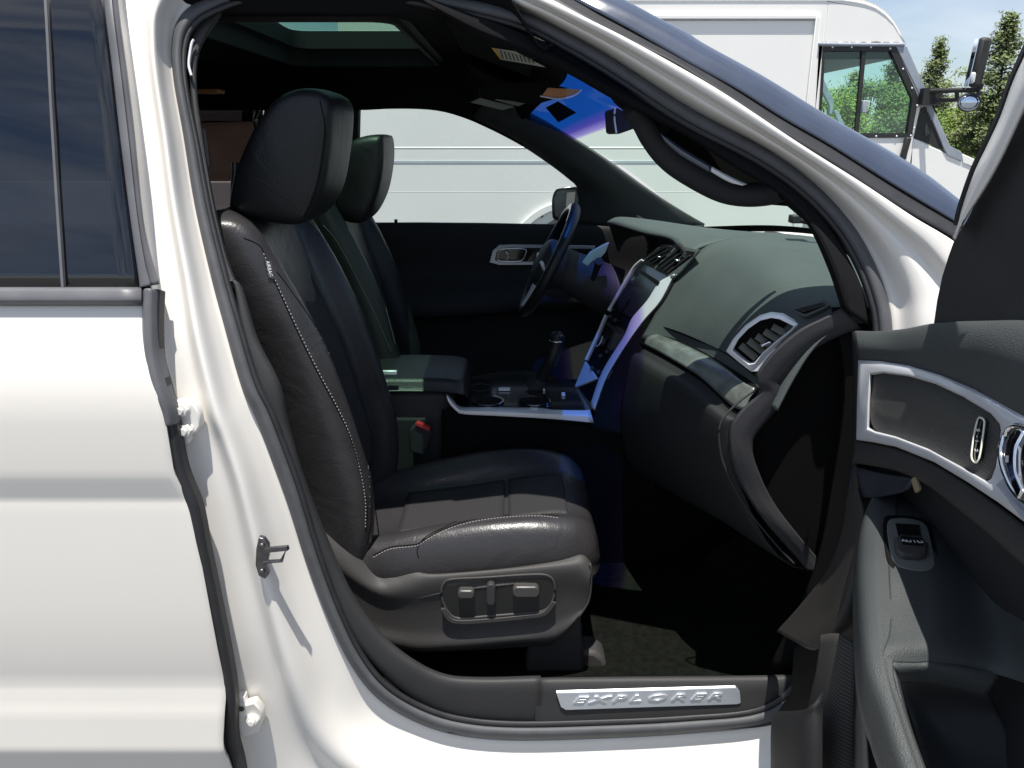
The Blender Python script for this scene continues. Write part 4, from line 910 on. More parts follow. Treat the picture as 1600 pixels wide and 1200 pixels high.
# dash end cap facing the door: grey S-shaped band
Lb = [(1318, 482), (1285, 498), (1250, 516), (1213, 547), (1188, 578), (1184, 596), (1190, 612), (1160, 641), (1143, 668), (1142, 705), (1156, 750), (1192, 808), (1242, 866), (1262, 890)]
Rb = [(1345, 512), (1312, 524), (1280, 540), (1246, 565), (1224, 592), (1217, 600), (1225, 623), (1192, 664), (1176, 690), (1180, 725), (1206, 782), (1246, 836), (1280, 876), (1300, 900)]
Yb = [.16, .165, .17, .175, .18, .182, .185, .185, .185, .185, .19, .19, .20, .2]
ob('end_band', skin([[P(x-2, y, Y+.05) for (x, y), Y in zip(Lb, Yb)], [P(x, y, Y+.002) for (x, y), Y in zip(Lb, Yb)], [P(x, y, Y-.002) for (x, y), Y in zip(mid(Lb, Rb, .07), Yb)], [P(x, y, Y-.004) for (x, y), Y in zip(mid(Lb, Rb, .5), Yb)], [P(x, y, Y) for (x, y), Y in zip(mid(Lb, Rb, .95), Yb)], [P(x, y, Y+.004) for (x, y), Y in zip(Rb, Yb)], [P(x+1, y, Y+.05) for (x, y), Y in zip(Rb, Yb)]], 6, 3, corr=True, lin_v=True), mat('end_trim', (.031, .031, .035), .65, spec=.35, bump=.6, bscale=500, voronoi=True, bdist=.0006), dsh, sharp=50, solid=.002)
Lc = [(1183, 607), (1150, 632), (1126, 662), (1125, 700), (1136, 738), (1168, 795), (1212, 850), (1240, 880)]
ob('end_piping', tube([P(x, y, .20) for x, y in Lc], .0022, n=60), M['trim'], dsh)
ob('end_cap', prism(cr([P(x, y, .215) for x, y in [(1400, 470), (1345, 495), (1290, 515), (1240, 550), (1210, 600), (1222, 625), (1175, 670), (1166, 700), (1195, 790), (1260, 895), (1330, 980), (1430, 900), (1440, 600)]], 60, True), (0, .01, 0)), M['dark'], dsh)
def plane3(a, b, c): n = (b-a).cross(c-a).normalized(); return a, (n if n.y < 0 else -n)
# right outboard vent, built on the plane of the pad there
va, vn = plane3(P(1136, 548, .285), P(1175, 579, .262), P(1240, 497, .235)); 
def V_(x, y, k=0): return PP(x, y, va, vn, k)
vo = [(1134, 549), (1145, 530), (1163, 510), (1185, 495), (1203, 490), (1222, 492), (1249, 507), (1244, 517), (1222, 534), (1200, 555), (1184, 574), (1172, 580), (1155, 567)]
vi = [(1144, 548), (1153, 531), (1169, 514), (1188, 501), (1205, 497), (1218, 499), (1240, 510), (1234, 517), (1213, 533), (1192, 551), (1178, 568), (1170, 569), (1158, 560)]
vb = polyring([V_(x, y, .002) for x, y in vo], [V_(x, y, .008) for x, y in vi], vn*-.02)
ob('vent_bezel', vb, M['silver'], dsh, bevel=.0015)
vs_ = [V_(x, y, .003) for x, y in [(1172, 581), (1184, 574), (1200, 555), (1222, 534), (1244, 517), (1249, 507), (1247, 527), (1230, 546), (1208, 568), (1197, 580)]]
ob('vent_side', prism(vs_, vn*-.012), M['silver'], dsh, bevel=.001)
ob('vent_cavity', prism([V_(x, y, -.018) for x, y in vi], vn*-.01), M['dark'], dsh)
for i in range(5):
    t = .12+i*.185; a = (1149+(1216-1149)*t+(0), 541+(502-541)*t+3); b = (1174+(1236-1174)*t, 566+(514-566)*t)
    p, q = V_(*a, -.006), V_(*b, -.006)
    sl_ = sweep([p, q], [(.0075, -.0012), (.0075, .0012), (-.0075, .0012), (-.0075, -.0012)], up=(Vector((-.3, -.5, .8)))); ob('vent_slat', sl_, mat('vent_slat_plastic', (.11, .11, .09), .5) if i == 0 else bpy.data.materials['vent_slat_plastic'], dsh)
p = V_(1196, 537, .004); ob('vent_knob', box(p, (.02, .012, .006), rot=Matrix.Rotation(R(-25), 3, 'Y')), M['chrome'], dsh, bevel=.002)
# small demister vent at the end of the dash
da, dn = plane3(P(1236, 484, .24), P(1262, 494, .21), P(1297, 474, .20))
def D_(x, y, k=0): return PP(x, y, da, dn, k)
dv = [(1235, 483), (1262, 476), (1285, 470), (1290, 469), (1297, 477), (1281, 485), (1260, 494), (1254, 494)]
dvi = [(1241, 484), (1263, 478), (1284, 473), (1287, 473), (1290, 477), (1279, 482), (1260, 490), (1256, 490)]
ob('demister_frame', polyring([D_(x, y, .003) for x, y in dv], [D_(x, y, .003) for x, y in dvi], dn*-.012), M['dash'], dsh, bevel=.001)
ob('demister_cavity', prism([D_(x, y, .0005) for x, y in dvi], dn*-.006), M['dark'], dsh)
for t in (.33, .66): ob('vent_slat', tube([D_(1241+17*t, 484+5*t, .002), D_(1286+5*t, 473+5*t, .002)], .0012), M['trim'], dsh)
# centre stack plane
sa, sn = plane3(P(1055, 435, .82), P(930, 640, .82), P(1005, 405, 1.09))
def K_(x, y, k=0): return PP(x, y, sa, sn, k)
ob('stack_face', prism([K_(x, y) for x, y in [(1005, 402), (1058, 428), (1035, 470), (1010, 500), (988, 528), (962, 568), (945, 600), (930, 645), (900, 620), (897, 604), (915, 560), (932, 525), (950, 485), (972, 445)]], sn*-.03), M['gloss'], dsh, bevel=.002)
ob('stack_side', skin([[K_(x, y, 0) for x, y in [(1058, 428), (1035, 470), (1010, 500), (988, 528), (962, 568), (945, 600), (930, 645), (920, 670)]], [K_(x, y, 0)+Vector((.2, .0, -.05)) for x, y in [(1058, 428), (1035, 470), (1010, 500), (988, 528), (962, 568), (945, 600), (930, 645), (920, 670)]]], 30, 2), M['dark'], dsh, solid=.004)
Ls = [(1030, 441), (1010, 470), (987, 498), (975, 525), (950, 565), (936, 592), (922, 634)]
Rs = [(1057, 428), (1035, 470), (1010, 499), (988, 527), (962, 567), (946, 597), (930, 641)]
Ls = [(1056, 429)]+Ls; Rs = [(1058, 430)]+Rs
ob('stack_trim', skin([[K_(x, y, .001) for x, y in Ls], [K_(x, y, .005) for x, y in mid(Ls, Rs, .15)], [K_(x, y, .005) for x, y in mid(Ls, Rs, .85)], [K_(x, y, -.01) for x, y in Rs]], 6, 2, corr=True), M['silver'], dsh, sharp=30, solid=.0015)
ob('stack_trim', sweep([K_(x, y, .003) for x, y in [(1003, 406), (990, 418), (972, 447), (950, 485)]], [(.002, -.003), (.002, .003), (-.002, .003), (-.002, -.003)], n=20, up=sn), M['silver'], dsh)
ob('stack_trim', sweep([K_(x, y, .003) for x, y in [(946, 492), (932, 525), (915, 562)]], [(.002, -.003), (.002, .003), (-.002, .003), (-.002, -.003)], n=20, up=sn), M['silver'], dsh)
ob('stack_foot', prism([K_(x, y, .004) for x, y in [(914, 564), (933, 591), (897, 606)]], sn*-.006), M['silver'], dsh, bevel=.001)
ob('screen', prism([K_(x, y, .004) for x, y in [(1002, 425), (1030, 445), (1008, 473), (986, 496), (955, 482), (975, 450)]], sn*-.004), M['screen'], dsh, bevel=.001)
ob('screen_slot', prism([K_(x, y, .006) for x, y in [(997, 424), (1002, 422), (1031, 441), (1028, 447)]], sn*-.004), M['dark'], dsh)
ob('stack_bar', prism([K_(x, y, .005) for x, y in [(949, 503), (974, 521), (972, 525), (947, 507)]], sn*-.004), M['trim'], dsh)
kb = K_(942, 536, .004); ob('volume_knob', cyl(kb, kb+sn*.012, .019), M['gloss'], dsh, bevel=.002)
ob('knob_ring', tube([kb+sn*.012+(Vector((0, 1, 0))*math.cos(a)+sn.cross(Vector((0, 1, 0)))*math.sin(a))*.017 for a in [6.283*i/24 for i in range(24)]], .0012, closed=True), M['silver'], dsh)
for x, y in ((948, 549), (938, 556), (925, 575), (935, 581)): ob('stack_button', box(K_(x, y, .004), (.01, .022, .004), rot=Matrix.Rotation(R(-25), 3, 'Y')), M['trim'], dsh)
for x, y in ((952, 494), (961, 500)): ob('stack_button', box(K_(x, y, .004), (.01, .022, .004), rot=Matrix.Rotation(R(-25), 3, 'Y')), M['trim'], dsh)
# centre vents on top of the stack
ca, cn = plane3(P(1007, 402, 1.09), P(1058, 428, .82), P(1088, 392, .80))
def U_(x, y, k=0): return PP(x, y, ca, cn, k)
vp = [(1003, 410), (1016, 396), (1036, 381), (1060, 382), (1092, 390), (1080, 404), (1062, 425), (1050, 436)]
ob('vent_panel', prism([U_(x, y, .004) for x, y in vp], cn*-.007), M['dash'], dsh, bevel=.002)
for vx in ([(1004, 410), (1018, 395), (1036, 383), (1053, 386), (1040, 400), (1021, 418)], [(1024, 419), (1043, 401), (1056, 388), (1086, 394), (1082, 400), (1043, 429)]):
    ob('centre_vent', prism([U_(x, y, .0055) for x, y in vx], cn*-.004), M['dark'], dsh)
for i in range(3):
    ob('vent_slat', tube([U_(1011+i*4, 404+i*4, .008), U_(1040+i*4, 386+i*4, .008)], .0018), M['gloss'], dsh)
for i in range(4):
    ob('vent_slat', tube([U_(1028+i*5, 414+i*4, .008), U_(1060+i*6, 390+i*3, .008)], .0018), M['trim_w'], dsh)
ob('vent_knob', box(U_(1058, 406, .012), (.012, .03, .006)), M['chrome'], dsh, bevel=.002)
ob('vent_knob', box(U_(1030, 401, .012), (.01, .02, .005)), M['chrome'], dsh, bevel=.002)
# lower dark sides of the console in front of the seat
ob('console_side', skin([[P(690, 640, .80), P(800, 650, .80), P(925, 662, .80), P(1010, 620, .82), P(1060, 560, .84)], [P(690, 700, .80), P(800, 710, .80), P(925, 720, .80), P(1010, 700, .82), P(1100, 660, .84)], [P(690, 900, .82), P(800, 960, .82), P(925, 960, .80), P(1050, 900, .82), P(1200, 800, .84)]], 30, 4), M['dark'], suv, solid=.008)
# console deck
zc = P(800, 642, .80).z
co = ob('centre_console', prism([Vector((x, y, zc-.001)) for x, y in ((-.16, .81), (.20, .81), (.26, .84), (.26, 1.10), (-.20, 1.10), (-.20, .84))], (0, 0, -.03)), M['gloss'], suv, bevel=.003)
ob('console_body', box((.0, .955, .60), (.75, .27, .32)), M['black'], co, bevel=.01)
A3 = [(697, 615), (704, 620), (712, 630), (722, 636), (780, 637), (865, 638), (921, 638)]
B3 = [(698, 620), (702, 630), (712, 641), (724, 647), (780, 650), (865, 655), (928, 661)]
ob('console_trim', skin([[P(x, y, .828) for x, y in A3], [P(x, y, .785) for x, y in mid(A3, B3, .45)], [P(x, y, .776) for x, y in mid(A3, B3, .58)], [P(x, y, .776) for x, y in mid(A3, B3, .95)], [P(x, y, .80) for x, y in B3]], 30, 2, lin_v=True), M['silver'], co, sharp=30, solid=.002)
A4 = [(697, 615), (699, 612), (720, 607)]
def ell(c, rx, ry, n=36): return [c+Vector((rx*math.cos(6.283*i/n), ry*math.sin(6.283*i/n), 0)) for i in range(n)]
for cx, cy in ((763, 627), (836, 627)):
    c = PZ(cx, cy, zc+.001)
    rg = ob('cup_holder', polyring(ell(c, .046, .043), ell(c, .040, .037), (0, 0, .003)), M['chrome'], co)
    ob('cup_well', tube([c+Vector((0, 0, .0015)), c+Vector((0, 0, .0005))], .040, seg=30), M['dark'], rg)
c = PZ(750, 606, zc+.001); ob('cup_holder', polyring(ell(c, .036, .036), ell(c, .033, .033), (0, 0, .002)), M['trim'], co)
ob('console_switch', box(PZ(788, 608, zc+.003), (.035, .022, .005)), M['silver'], co, bevel=.001)
ob('console_switch', box(PZ(850, 609, zc+.003), (.006, .012, .005)), M['silver'], co)
ob('console_socket', box(PZ(880, 616, zc+.003), (.01, .02, .006)), M['silver'], co)
sh0, sh1 = PZ(838, 604, zc), P(862, 560, .98)
ob('shifter_boot', tube([sh0, sh0.lerp(sh1, .3)], .035, rs=lambda t: 1-.5*t), M['black'], co)
ob('shifter', tube([sh0, sh0.lerp(sh1, .6), sh1, sh1+Vector((.012, 0, .04)), sh1+Vector((.016, 0, .070))], .022, n=20, rs=lambda t: .8+.5*max(0, t-.45)), M['leather_b'], co)
sk = sh1+Vector((.014, 0, .055)); ob('shifter_ring', tube([sk+Vector((.021*math.cos(a), .021*math.sin(a), 0)) for a in [6.283*i/20 for i in range(20)]], .002, closed=True), M['chrome'], co)
ob('shifter_cap', sphere(sk+Vector((.002, 0, .012)), .020, s=(1, 1, .8)), M['leather_b'], co)
# armrest
AR = [(-.50, .0), (-.42, .0), (-.30, .002), (-.20, .0), (-.16, -.004), (-.135, -.012), (-.125, -.03)]
rings = []
za = .872
for x, dz_ in AR:
    w_ = .135 if x < -.15 else .125 if x < -.13 else .105
    rings.append([Vector((x, .95+w_*a, za+dz_+b)) for a, b in ((-1, -.035), (-1, -.02), (-.93, -.004), (-.8, 0), (0, .004), (.8, 0), (.93, -.004), (1, -.02), (1, -.035), (0, -.037))])
ob('armrest', loft(rings, n=50, nv=4), M['leather_b'], co, sharp=70)
ob('armrest_base', loft([[Vector((x, .95+s_*.125, z)) for s_, z in ((-1, .62), (-1, .835), (1, .835), (1, .62))] for x in (-.52, -.2)]+[[Vector((-.165, .95+s_*.115, z)) for s_, z in ((-1, .76), (-1, .835), (1, .835), (1, .76))]]), M['trim'], co, bevel=.02)
ob('armrest_latch', box(P(606, 582, .80), (.05, .01, .012)), M['silver'], co, bevel=.002)
# steering wheel
wc = P(857, 407, 1.33); wt = P(897, 328, 1.33)-wc; wt.y = 0; wt.normalize(); wx = Vector((0, 1, 0)); wn = wt.cross(wx).normalized()
if wn.x > 0: wn = -wn
RW = .187
wpts = [wc+wx*RW*math.cos(a)+wt*RW*math.sin(a) for a in [6.283*i/64 for i in range(64)]]
sw = ob('steering_wheel', tube(wpts, .0178, closed=True, seg=14, up=wn), M['leather_b'], suv, sharp=180)
ob('rim_insert', tube([wc+wx*(RW)*math.cos(a)+wt*(RW)*math.sin(a)+wn*.006 for a in [R(50+80*i/16) for i in range(17)]], .0135, seg=12, up=wn), M['gloss'], sw)
ob('hub', loft([[wc+wn*h-wt*.01+wx*r*.10*math.cos(a)+wt*r*.082*math.sin(a) for a in [6.283*i/28 for i in range(28)]] for h, r in ((-.06, .8), (-.02, 1), (.018, .95), (.034, .7), (.040, .3))], nv=3), M['trim'], sw)
for a in (0, 180, 270):
    d = wx*math.cos(R(a))+wt*math.sin(R(a))
    ob('spoke', tube([wc+d*.06-wn*.01, wc+d*.12-wn*.008, wc+d*(RW-.01)], .026, n=8, flat=.6, up=wn, rs=lambda t: 1-.35*t), M['trim'] if a != 270 else M['silver'], sw)
bo_ = bmesh.new(); bmesh.ops.create_uvsphere(bo_, u_segments=20, v_segments=8, radius=1, matrix=Matrix.Translation(wc+wn*.040) @ Matrix(((wx.x, wt.x, wn.x, 0), (wx.y, wt.y, wn.y, 0), (wx.z, wt.z, wn.z, 0), (0, 0, 0, 1))) @ Matrix.Diagonal((.020, .009, .004, 1)))
ob('oval_emblem', bo_, M['silver'], sw)
for s_ in (-1, 1): ob('wheel_buttons', box(wc+wx*.095*s_+wn*.018-wt*.012, (.012, .035, .03), rot=Matrix.Rotation(R(-25), 3, 'Y')), M['silver'], sw, bevel=.003)
ob('steering_column', tube([wc-wn*.04, wc-wn*.24], .065, seg=20, rs=lambda t: 1+.3*t), M['trim'], suv)
ob('column_stalk', tube([P(925, 440, 1.27), P(932, 420, 1.22), P(936, 408, 1.18)], .011, n=8, rs=lambda t: .6+.6*t), M['black'], suv)
ob('cluster_trim', prism([P(x, y, 1.22) for x, y in [(910, 411), (922, 395), (941, 384), (952, 379), (946, 395), (938, 404), (926, 408), (918, 416)]], (.0, .02, 0)), mat('pale_lit_trim', (.34, .46, .32), .5), dsh, bevel=.002)  # pale green look of the lit trim is put into the colour
# ---- near A pillar trim and grab handle, seen dark against the windshield
Ia = [(640, -12), (740, 24), (800, 46), (870, 75), (945, 118), (1030, 166), (1120, 217), (1198, 264), (1262, 314), (1311, 380), (1345, 448), (1362, 512)]
Ib = [(660, 0), (740, 50), (800, 75), (880, 110), (960, 155), (1010, 180), (1075, 213), (1150, 262), (1215, 300), (1262, 350), (1295, 420), (1315, 480)]
Yi = [.30, .31, .31, .31, .30, .28, .26, .24, .22, .19, .17, .16]
ob('windshield_pillar_trim', skin([[P(x, y, Y-.012) for (x, y), Y in zip(Ia, Yi)], [P(x, y, Y-.018) for (x, y), Y in zip(mid(Ia, Ib, .3), Yi)], [P(x, y, Y-.02) for (x, y), Y in zip(mid(Ia, Ib, .8), Yi)], [P(x, y, Y+.02) for (x, y), Y in zip(Ib, Yi)], [P(x, y, Y+.07) for (x, y), Y in zip(mid(Ia, Ib, .6), Yi)]], 6, 4, corr=True), M['liner'], suv, solid=.003)
gh = [(985, 168, .31), (1003, 190, .325), (1022, 222, .335), (1050, 252, .335), (1090, 278, .33), (1130, 298, .32), (1165, 305, .305), (1200, 304, .28), (1225, 298, .25)]
ob('grab_handle', tube(row(gh), .019, n=50, flat=1.0, seg=12, rs=lambda t: 1.0+.25*math.sin(3.14*t)), M['black'], suv)
ob('slit_highlight', skin([row([(1112, 260, .29), (1140, 275, .28), (1168, 288, .27)]), row([(1110, 268, .29), (1138, 284, .28), (1160, 290, .27)])], 20, 2), M['silver'], suv, solid=.002)  # silver strip stands in for the highlight at the end of the slit
ob('slit_highlight', skin([row([(1030, 206, .32), (1065, 230, .31), (1112, 259, .29)]), row([(1038, 222, .32), (1062, 242, .31), (1108, 269, .29)])], 20, 2), M['mould'], suv, solid=.002)  # bluish strip stands in for the reflection in the slit
ob('handle_mount', prism(row([(1140, 290, .30), (1185, 285, .29), (1236, 300, .25), (1268, 350, .24), (1236, 323, .26), (1190, 319, .29), (1150, 310, .30)]), (0, .03, 0)), M['liner'], suv, bevel=.004)
ob('handle_mount', prism(row([(940, 120, .33), (990, 150, .33), (1050, 200, .33), (1032, 222, .33), (1018, 222, .33), (1000, 192, .33), (962, 160, .33)]), (0, .03, 0)), M['liner'], suv, bevel=.004)
ob('handle_gap_blackout', prism(row([(1000, 170, .365), (1080, 205, .355), (1150, 250, .345), (1225, 300, .335), (1236, 322, .335), (1190, 318, .34), (1130, 302, .345), (1060, 265, .355), (1022, 226, .365)]), (0, .01, 0)), M['dark'], suv)  # dark sheet added to black out the bright gap behind the handle
# ---- overhead items
VA, VB, VC, VD = Vector((-.13, .40, 1.722)), Vector((.045, .40, 1.662)), Vector((.045, .80, 1.648)), Vector((-.12, .80, 1.708))
ob('sun_visor', prism([VA, VB, VC, VD], (0, 0, .012)), M['liner'], suv, bevel=.005)
va2, vn2 = plane3(VA, VB, VD)
ob('sun_visor', prism([Vector((-.13, 1.08, 1.705)), Vector((.04, 1.08, 1.625)), Vector((.02, 1.48, 1.615)), Vector((-.13, 1.48, 1.69))], (0, 0, .012)), M['liner'], suv, bevel=.005)
if vn2.z > 0: vn2 = -vn2
def W_(x, y, k=0): return PP(x, y, va2, vn2, k)
lab = ob('visor_label', prism([W_(x, y, .002) for x, y in [(768, 75), (805, 81), (851, 105), (800, 96), (782, 93)]], vn2*-.0008), M['labelw'], suv)
ob('label_band', prism([W_(x, y, .0032) for x, y in [(768, 75), (776, 77), (784, 93), (782, 93)]], vn2*-.0008), M['labely'], lab)
for i in range(9):
    x0 = 781+i*6.0; ob('label_print', prism([W_(x0, 79+i*1.5, .0032), W_(x0+2.2, 79.5+i*1.5, .0032), W_(x0+6, 92+i*.9, .0032), W_(x0+4, 92+i*.9, .0032)], vn2*-.0008), M['ink'], lab)
oc = ob('overhead_console', loft([[P(x, y, Y) for x, y, Y in l] for l in ([(760, 128, .86), (850, 128, .80), (890, 136, .82), (885, 146, .86), (862, 155, .95), (760, 150, 1.05)], [(745, 140, .90), (850, 146, .86), (872, 150, .86), (862, 156, .92), (835, 164, 1.0), (745, 160, 1.08)])]), M['liner'], suv, bevel=.01)
ob('map_light', prism([P(x, y, .80) for x, y in [(856, 137), (909, 140), (897, 150), (882, 153), (845, 152)]], (0, .004, .001)), M['orange'], oc, bevel=.001)
ob('light_rim', tube([P(x, y, .797) for x, y in [(844, 150), (868, 154), (886, 153), (900, 148), (909, 140)]], .002, n=20), M['silver'], oc)
for q in ([(735, 160), (750, 153), (803, 167), (785, 172)], [(773, 156), (788, 149), (826, 159), (810, 166)]):
    ob('visor_sticker', prism([P(x, y, 1.0) for x, y in q], (0, .003, 0)), mat('grey_green_sticker', (.20, .22, .19), .7), suv)
# mirror
rm = ob('rear_view_mirror', prism([P(x, y, .80) for x, y in [(959, 170), (965, 168), (995, 186), (994, 200), (966, 210), (961, 207)]], (.0, .20, .0)), M['black'], suv, bevel=.006)
ob('mirror_edge', tube([P(x, y, .797) for x, y in [(961, 169), (960, 185), (963, 208)]], .0025, n=10), M['silver'], rm)
ob('mirror_stem', tube([P(985, 175, .88), P(1000, 160, .88)], .012), M['black'], rm)
ob('mirror_sensor', prism([P(x, y, 1.05) for x, y in [(853, 168), (872, 158), (901, 176), (873, 191)]], (.0, .02, 0)), M['dark'], wso, bevel=.002)
ob('dome_light', box(P(320, 143, 1.2), (.10, .06, .012)), M['orange'], hl, bevel=.004)
# ---- open front door ---------------------------------------------------
TH = R(84); dn_ = Vector((-math.sin(TH), math.cos(TH), 0)); d0 = Vector((.588, .03, 1.1)); du = Vector((-math.cos(TH), -math.sin(TH), 0))
def PD(px, py, k=0): return PP(px, py, d0, dn_, k)
def drow(l, k=0): return [PD(*(list(p)+[k] if len(p) == 2 else [p[0], p[1], p[2]+k])) for p in l]
# outer skin of the door, extends toward the camera and past the frame
def DO(t, z, k): return d0+du*t+dn_*k+Vector((0, 0, z-1.1))
rows = []
for z in (.36, .5, .7, .9, 1.05, 1.17): rows.append([DO(t, z, -.135+.02*abs(z-.8)+.02*(t > 1.05)) for t in (-.05, -.02, .2, .6, 1.0, 1.10)])
fdoor = ob('front_door', skin(rows, 20, 3), M['white'], suv, solid=.003)
# door shell edge (hinge side) in white, between skin and inner trim
es = [[DO(-.05, z, -.13) for z in (.36, .6, .9, 1.17)], [DO(-.04, z, -.08) for z in (.36, .6, .9, 1.17)], [DO(-.0, z, -.04) for z in (.36, .6, .9, 1.17)]]
ob('door_edge', skin(es, 16, 3), M['white_in'], fdoor, solid=.003)
# main inner trim surface (dark), columns from hinge side to the right
C1 = [(1341, 562), (1337, 640), (1334, 725), (1322, 820), (1300, 900), (1292, 1000), (1275, 1100), (1262, 1220)]
ob('inner_panel', skin([
  drow([(1334, 518, .0), (1420, 520, .0), (1540, 512, .0), (1640, 520, .0)]),
  drow([(1336, 640, -.004), (1430, 660, -.004), (1540, 700, -.004), (1700, 790, -.004)]),
  drow([(1331, 735, -.01), (1430, 760, -.03), (1540, 830, -.03), (1720, 940, -.03)]),
  drow([(1322, 850, -.03), (1420, 890, -.07), (1550, 960, -.075), (1760, 1080, -.075)]),
  drow([(1300, 960, -.02), (1400, 1000, -.06), (1550, 1090, -.075), (1800, 1200, -.075)]),
  drow([(1290, 1230, .0), (1400, 1300, -.03), (1600, 1400, -.04), (1900, 1500, -.04)])], 30, 4), M['black'], fdoor, solid=.006)
# upper trim pad
U0 = [(1336, 518, -.01), (1370, 519, -.01), (1412, 516, -.01), (1455, 508, -.01), (1500, 505, -.012), (1540, 503, -.012), (1600, 503, -.012), (1680, 512, -.012)]
U1 = [(1336, 520, .006), (1370, 521, .006), (1412, 518, .010), (1455, 511, .012), (1500, 508, .016), (1540, 508, .018), (1600, 509, .018), (1680, 520, .018)]
U2 = [(1339, 540, .020), (1372, 542, .020), (1416, 544, .020), (1462, 547, .024), (1510, 550, .029), (1552, 554, .031), (1610, 572, .031), (1690, 602, .030)]
U3 = [(1343, 560, .016), (1375, 561, .016), (1420, 568, .016), (1470, 583, .016), (1520, 604, .016), (1565, 628, .018), (1620, 658, .018), (1700, 705, .018)]
U4 = [(1343, 563, .0), (1375, 564, .0), (1420, 571, .0), (1470, 586, .0), (1520, 607, .0), (1565, 631, .0), (1620, 661, .0), (1700, 708, .0)]
ob('upper_trim', skin([drow(U0), drow(U1), drow(U2), drow(U3), drow(U4)], 7, 5, corr=True), mat('door_top_plastic', (.050, .056, .056), .62, spec=.4, bump=.7, bscale=650, voronoi=True, bdist=.0007, var=.06, vscale=12), fdoor, sharp=75, solid=.003)
# silver bezel ring
BO = [(1341, 563), (1375, 564), (1420, 571), (1470, 586), (1520, 607), (1565, 631), (1620, 661), (1700, 708), (1710, 900), (1640, 850), (1600, 815), (1560, 785), (1510, 752), (1460, 722), (1400, 698), (1365, 691), (1338, 687), (1339, 630)]
BI = [(1362, 586), (1380, 583), (1420, 588), (1462, 600), (1505, 620), (1548, 646), (1562, 662), (1564, 672), (1561, 700), (1556, 730), (1549, 748), (1542, 752), (1500, 728), (1450, 701), (1400, 682), (1368, 674), (1358, 668), (1359, 630)]
def tk(x, y): return .008+.00014*(y-563-.00125*max(0, x-1340)**2)
def dr(l, k): return [PD(x, y, k+(tk(x, y) if k < .03 and y < 830 and x > 1330 else 0)) for x, y in l]
ri = dr(BI, .010)
bz = bmesh.new()
addgrid(bz, [dr(BO, .0), dr(BO, .010), [a.lerp(b, .3) for a, b in zip(dr(BO, .014), dr(BI, .014))], [a.lerp(b, .85) for a, b in zip(dr(BO, .014), dr(BI, .014))], ri, dr(BI, .0)], closed_u=True)
ob('silver_bezel', bz, M['silver'], fdoor, sharp=50, bevel=0)
mg = bpy.data.materials.new('grille_fabric'); mg.use_nodes = True; t_ = mg.node_tree; b_ = t_.nodes['Principled BSDF']; b_.inputs['Roughness'].default_value = .55
tcn = t_.nodes.new('ShaderNodeTexCoord'); wv = t_.nodes.new('ShaderNodeTexWave'); wv.bands_direction = 'Z'; wv.inputs['Scale'].default_value = 150; mp_ = t_.nodes.new('ShaderNodeMapping'); mp_.inputs['Rotation'].default_value = (R(35), 0, 0)
t_.links.new(tcn.outputs['Object'], mp_.inputs[0]); t_.links.new(mp_.outputs[0], wv.inputs[0]); rr_ = t_.nodes.new('ShaderNodeValToRGB'); rr_.color_ramp.elements[0].color = (.012, .012, .013, 1); rr_.color_ramp.elements[1].color = (.075, .075, .07, 1)
t_.links.new(wv.outputs['Fac'], rr_.inputs[0]); t_.links.new(rr_.outputs[0], b_.inputs['Base Color']); bp_ = t_.nodes.new('ShaderNodeBump'); bp_.inputs['Distance'].default_value = .001; t_.links.new(wv.outputs['Fac'], bp_.inputs['Height']); t_.links.new(bp_.outputs[0], b_.inputs['Normal'])
ob('tweeter_grille', skin([dr(BI[:9], .007), dr([(1359, 630), (1362, 660), (1375, 676), (1412, 686), (1450, 701), (1480, 716), (1515, 737), (1542, 752), (1556, 740)], .007)], 30, 3), mg, fdoor, solid=.002)
# memory switch
mo1 = [(1528, 655), (1533, 653), (1538, 658), (1537, 672), (1533, 700), (1529, 718), (1524, 723), (1519, 718), (1518, 708), (1522, 680)]
ms = ob('memory_switch', prism(cr(dr(mo1, .012), 40, True), dn_*-.006), M['gloss'], fdoor)
ob('switch_rim', tube(cr(dr(mo1, .0135), 40, True), .0010, closed=True), M['labelw'], ms)
for x, y, ch in ((1528, 672, 'S'), (1527, 682, '-'), (1526, 689, '1'), (1525, 704, '2')):
    ob('switch_mark', textmesh(ch, .008, .0002, PD(x, y, .0135+tk(x, y)), Vector((0, -.3, -1)), Vector((0, -1, .3)), wide=1.0), M['pinkw'], ms)
# inner door handle bowl
hc = PD(1612, 735, .0)
bo1 = [(1566, 690), (1575, 672), (1590, 665), (1625, 680), (1668, 720), (1685, 780), (1670, 815), (1630, 800), (1590, 775), (1572, 745), (1564, 715)]
hbz = ob('handle_bowl', prism(cr(dr(bo1, .0155), 50, True), dn_*-.01), M['gloss'], fdoor)
ob('handle_rim', tube(cr(dr(bo1, .0165), 50, True), .0028, closed=True), M['chrome'], hbz)
ob('pull_lever', sweep(cr(dr([(1600, 672), (1588, 700), (1587, 740), (1600, 775)], .024), 20), [(.006, -.004), (.006, .004), (-.006, .004), (-.006, -.004)], up=dn_), M['chrome'], hbz, bevel=.002)
ob('handle_plate', prism(dr([(1572, 712), (1586, 716), (1586, 724), (1570, 722)], .020), dn_*-.004), M['silver'], hbz)
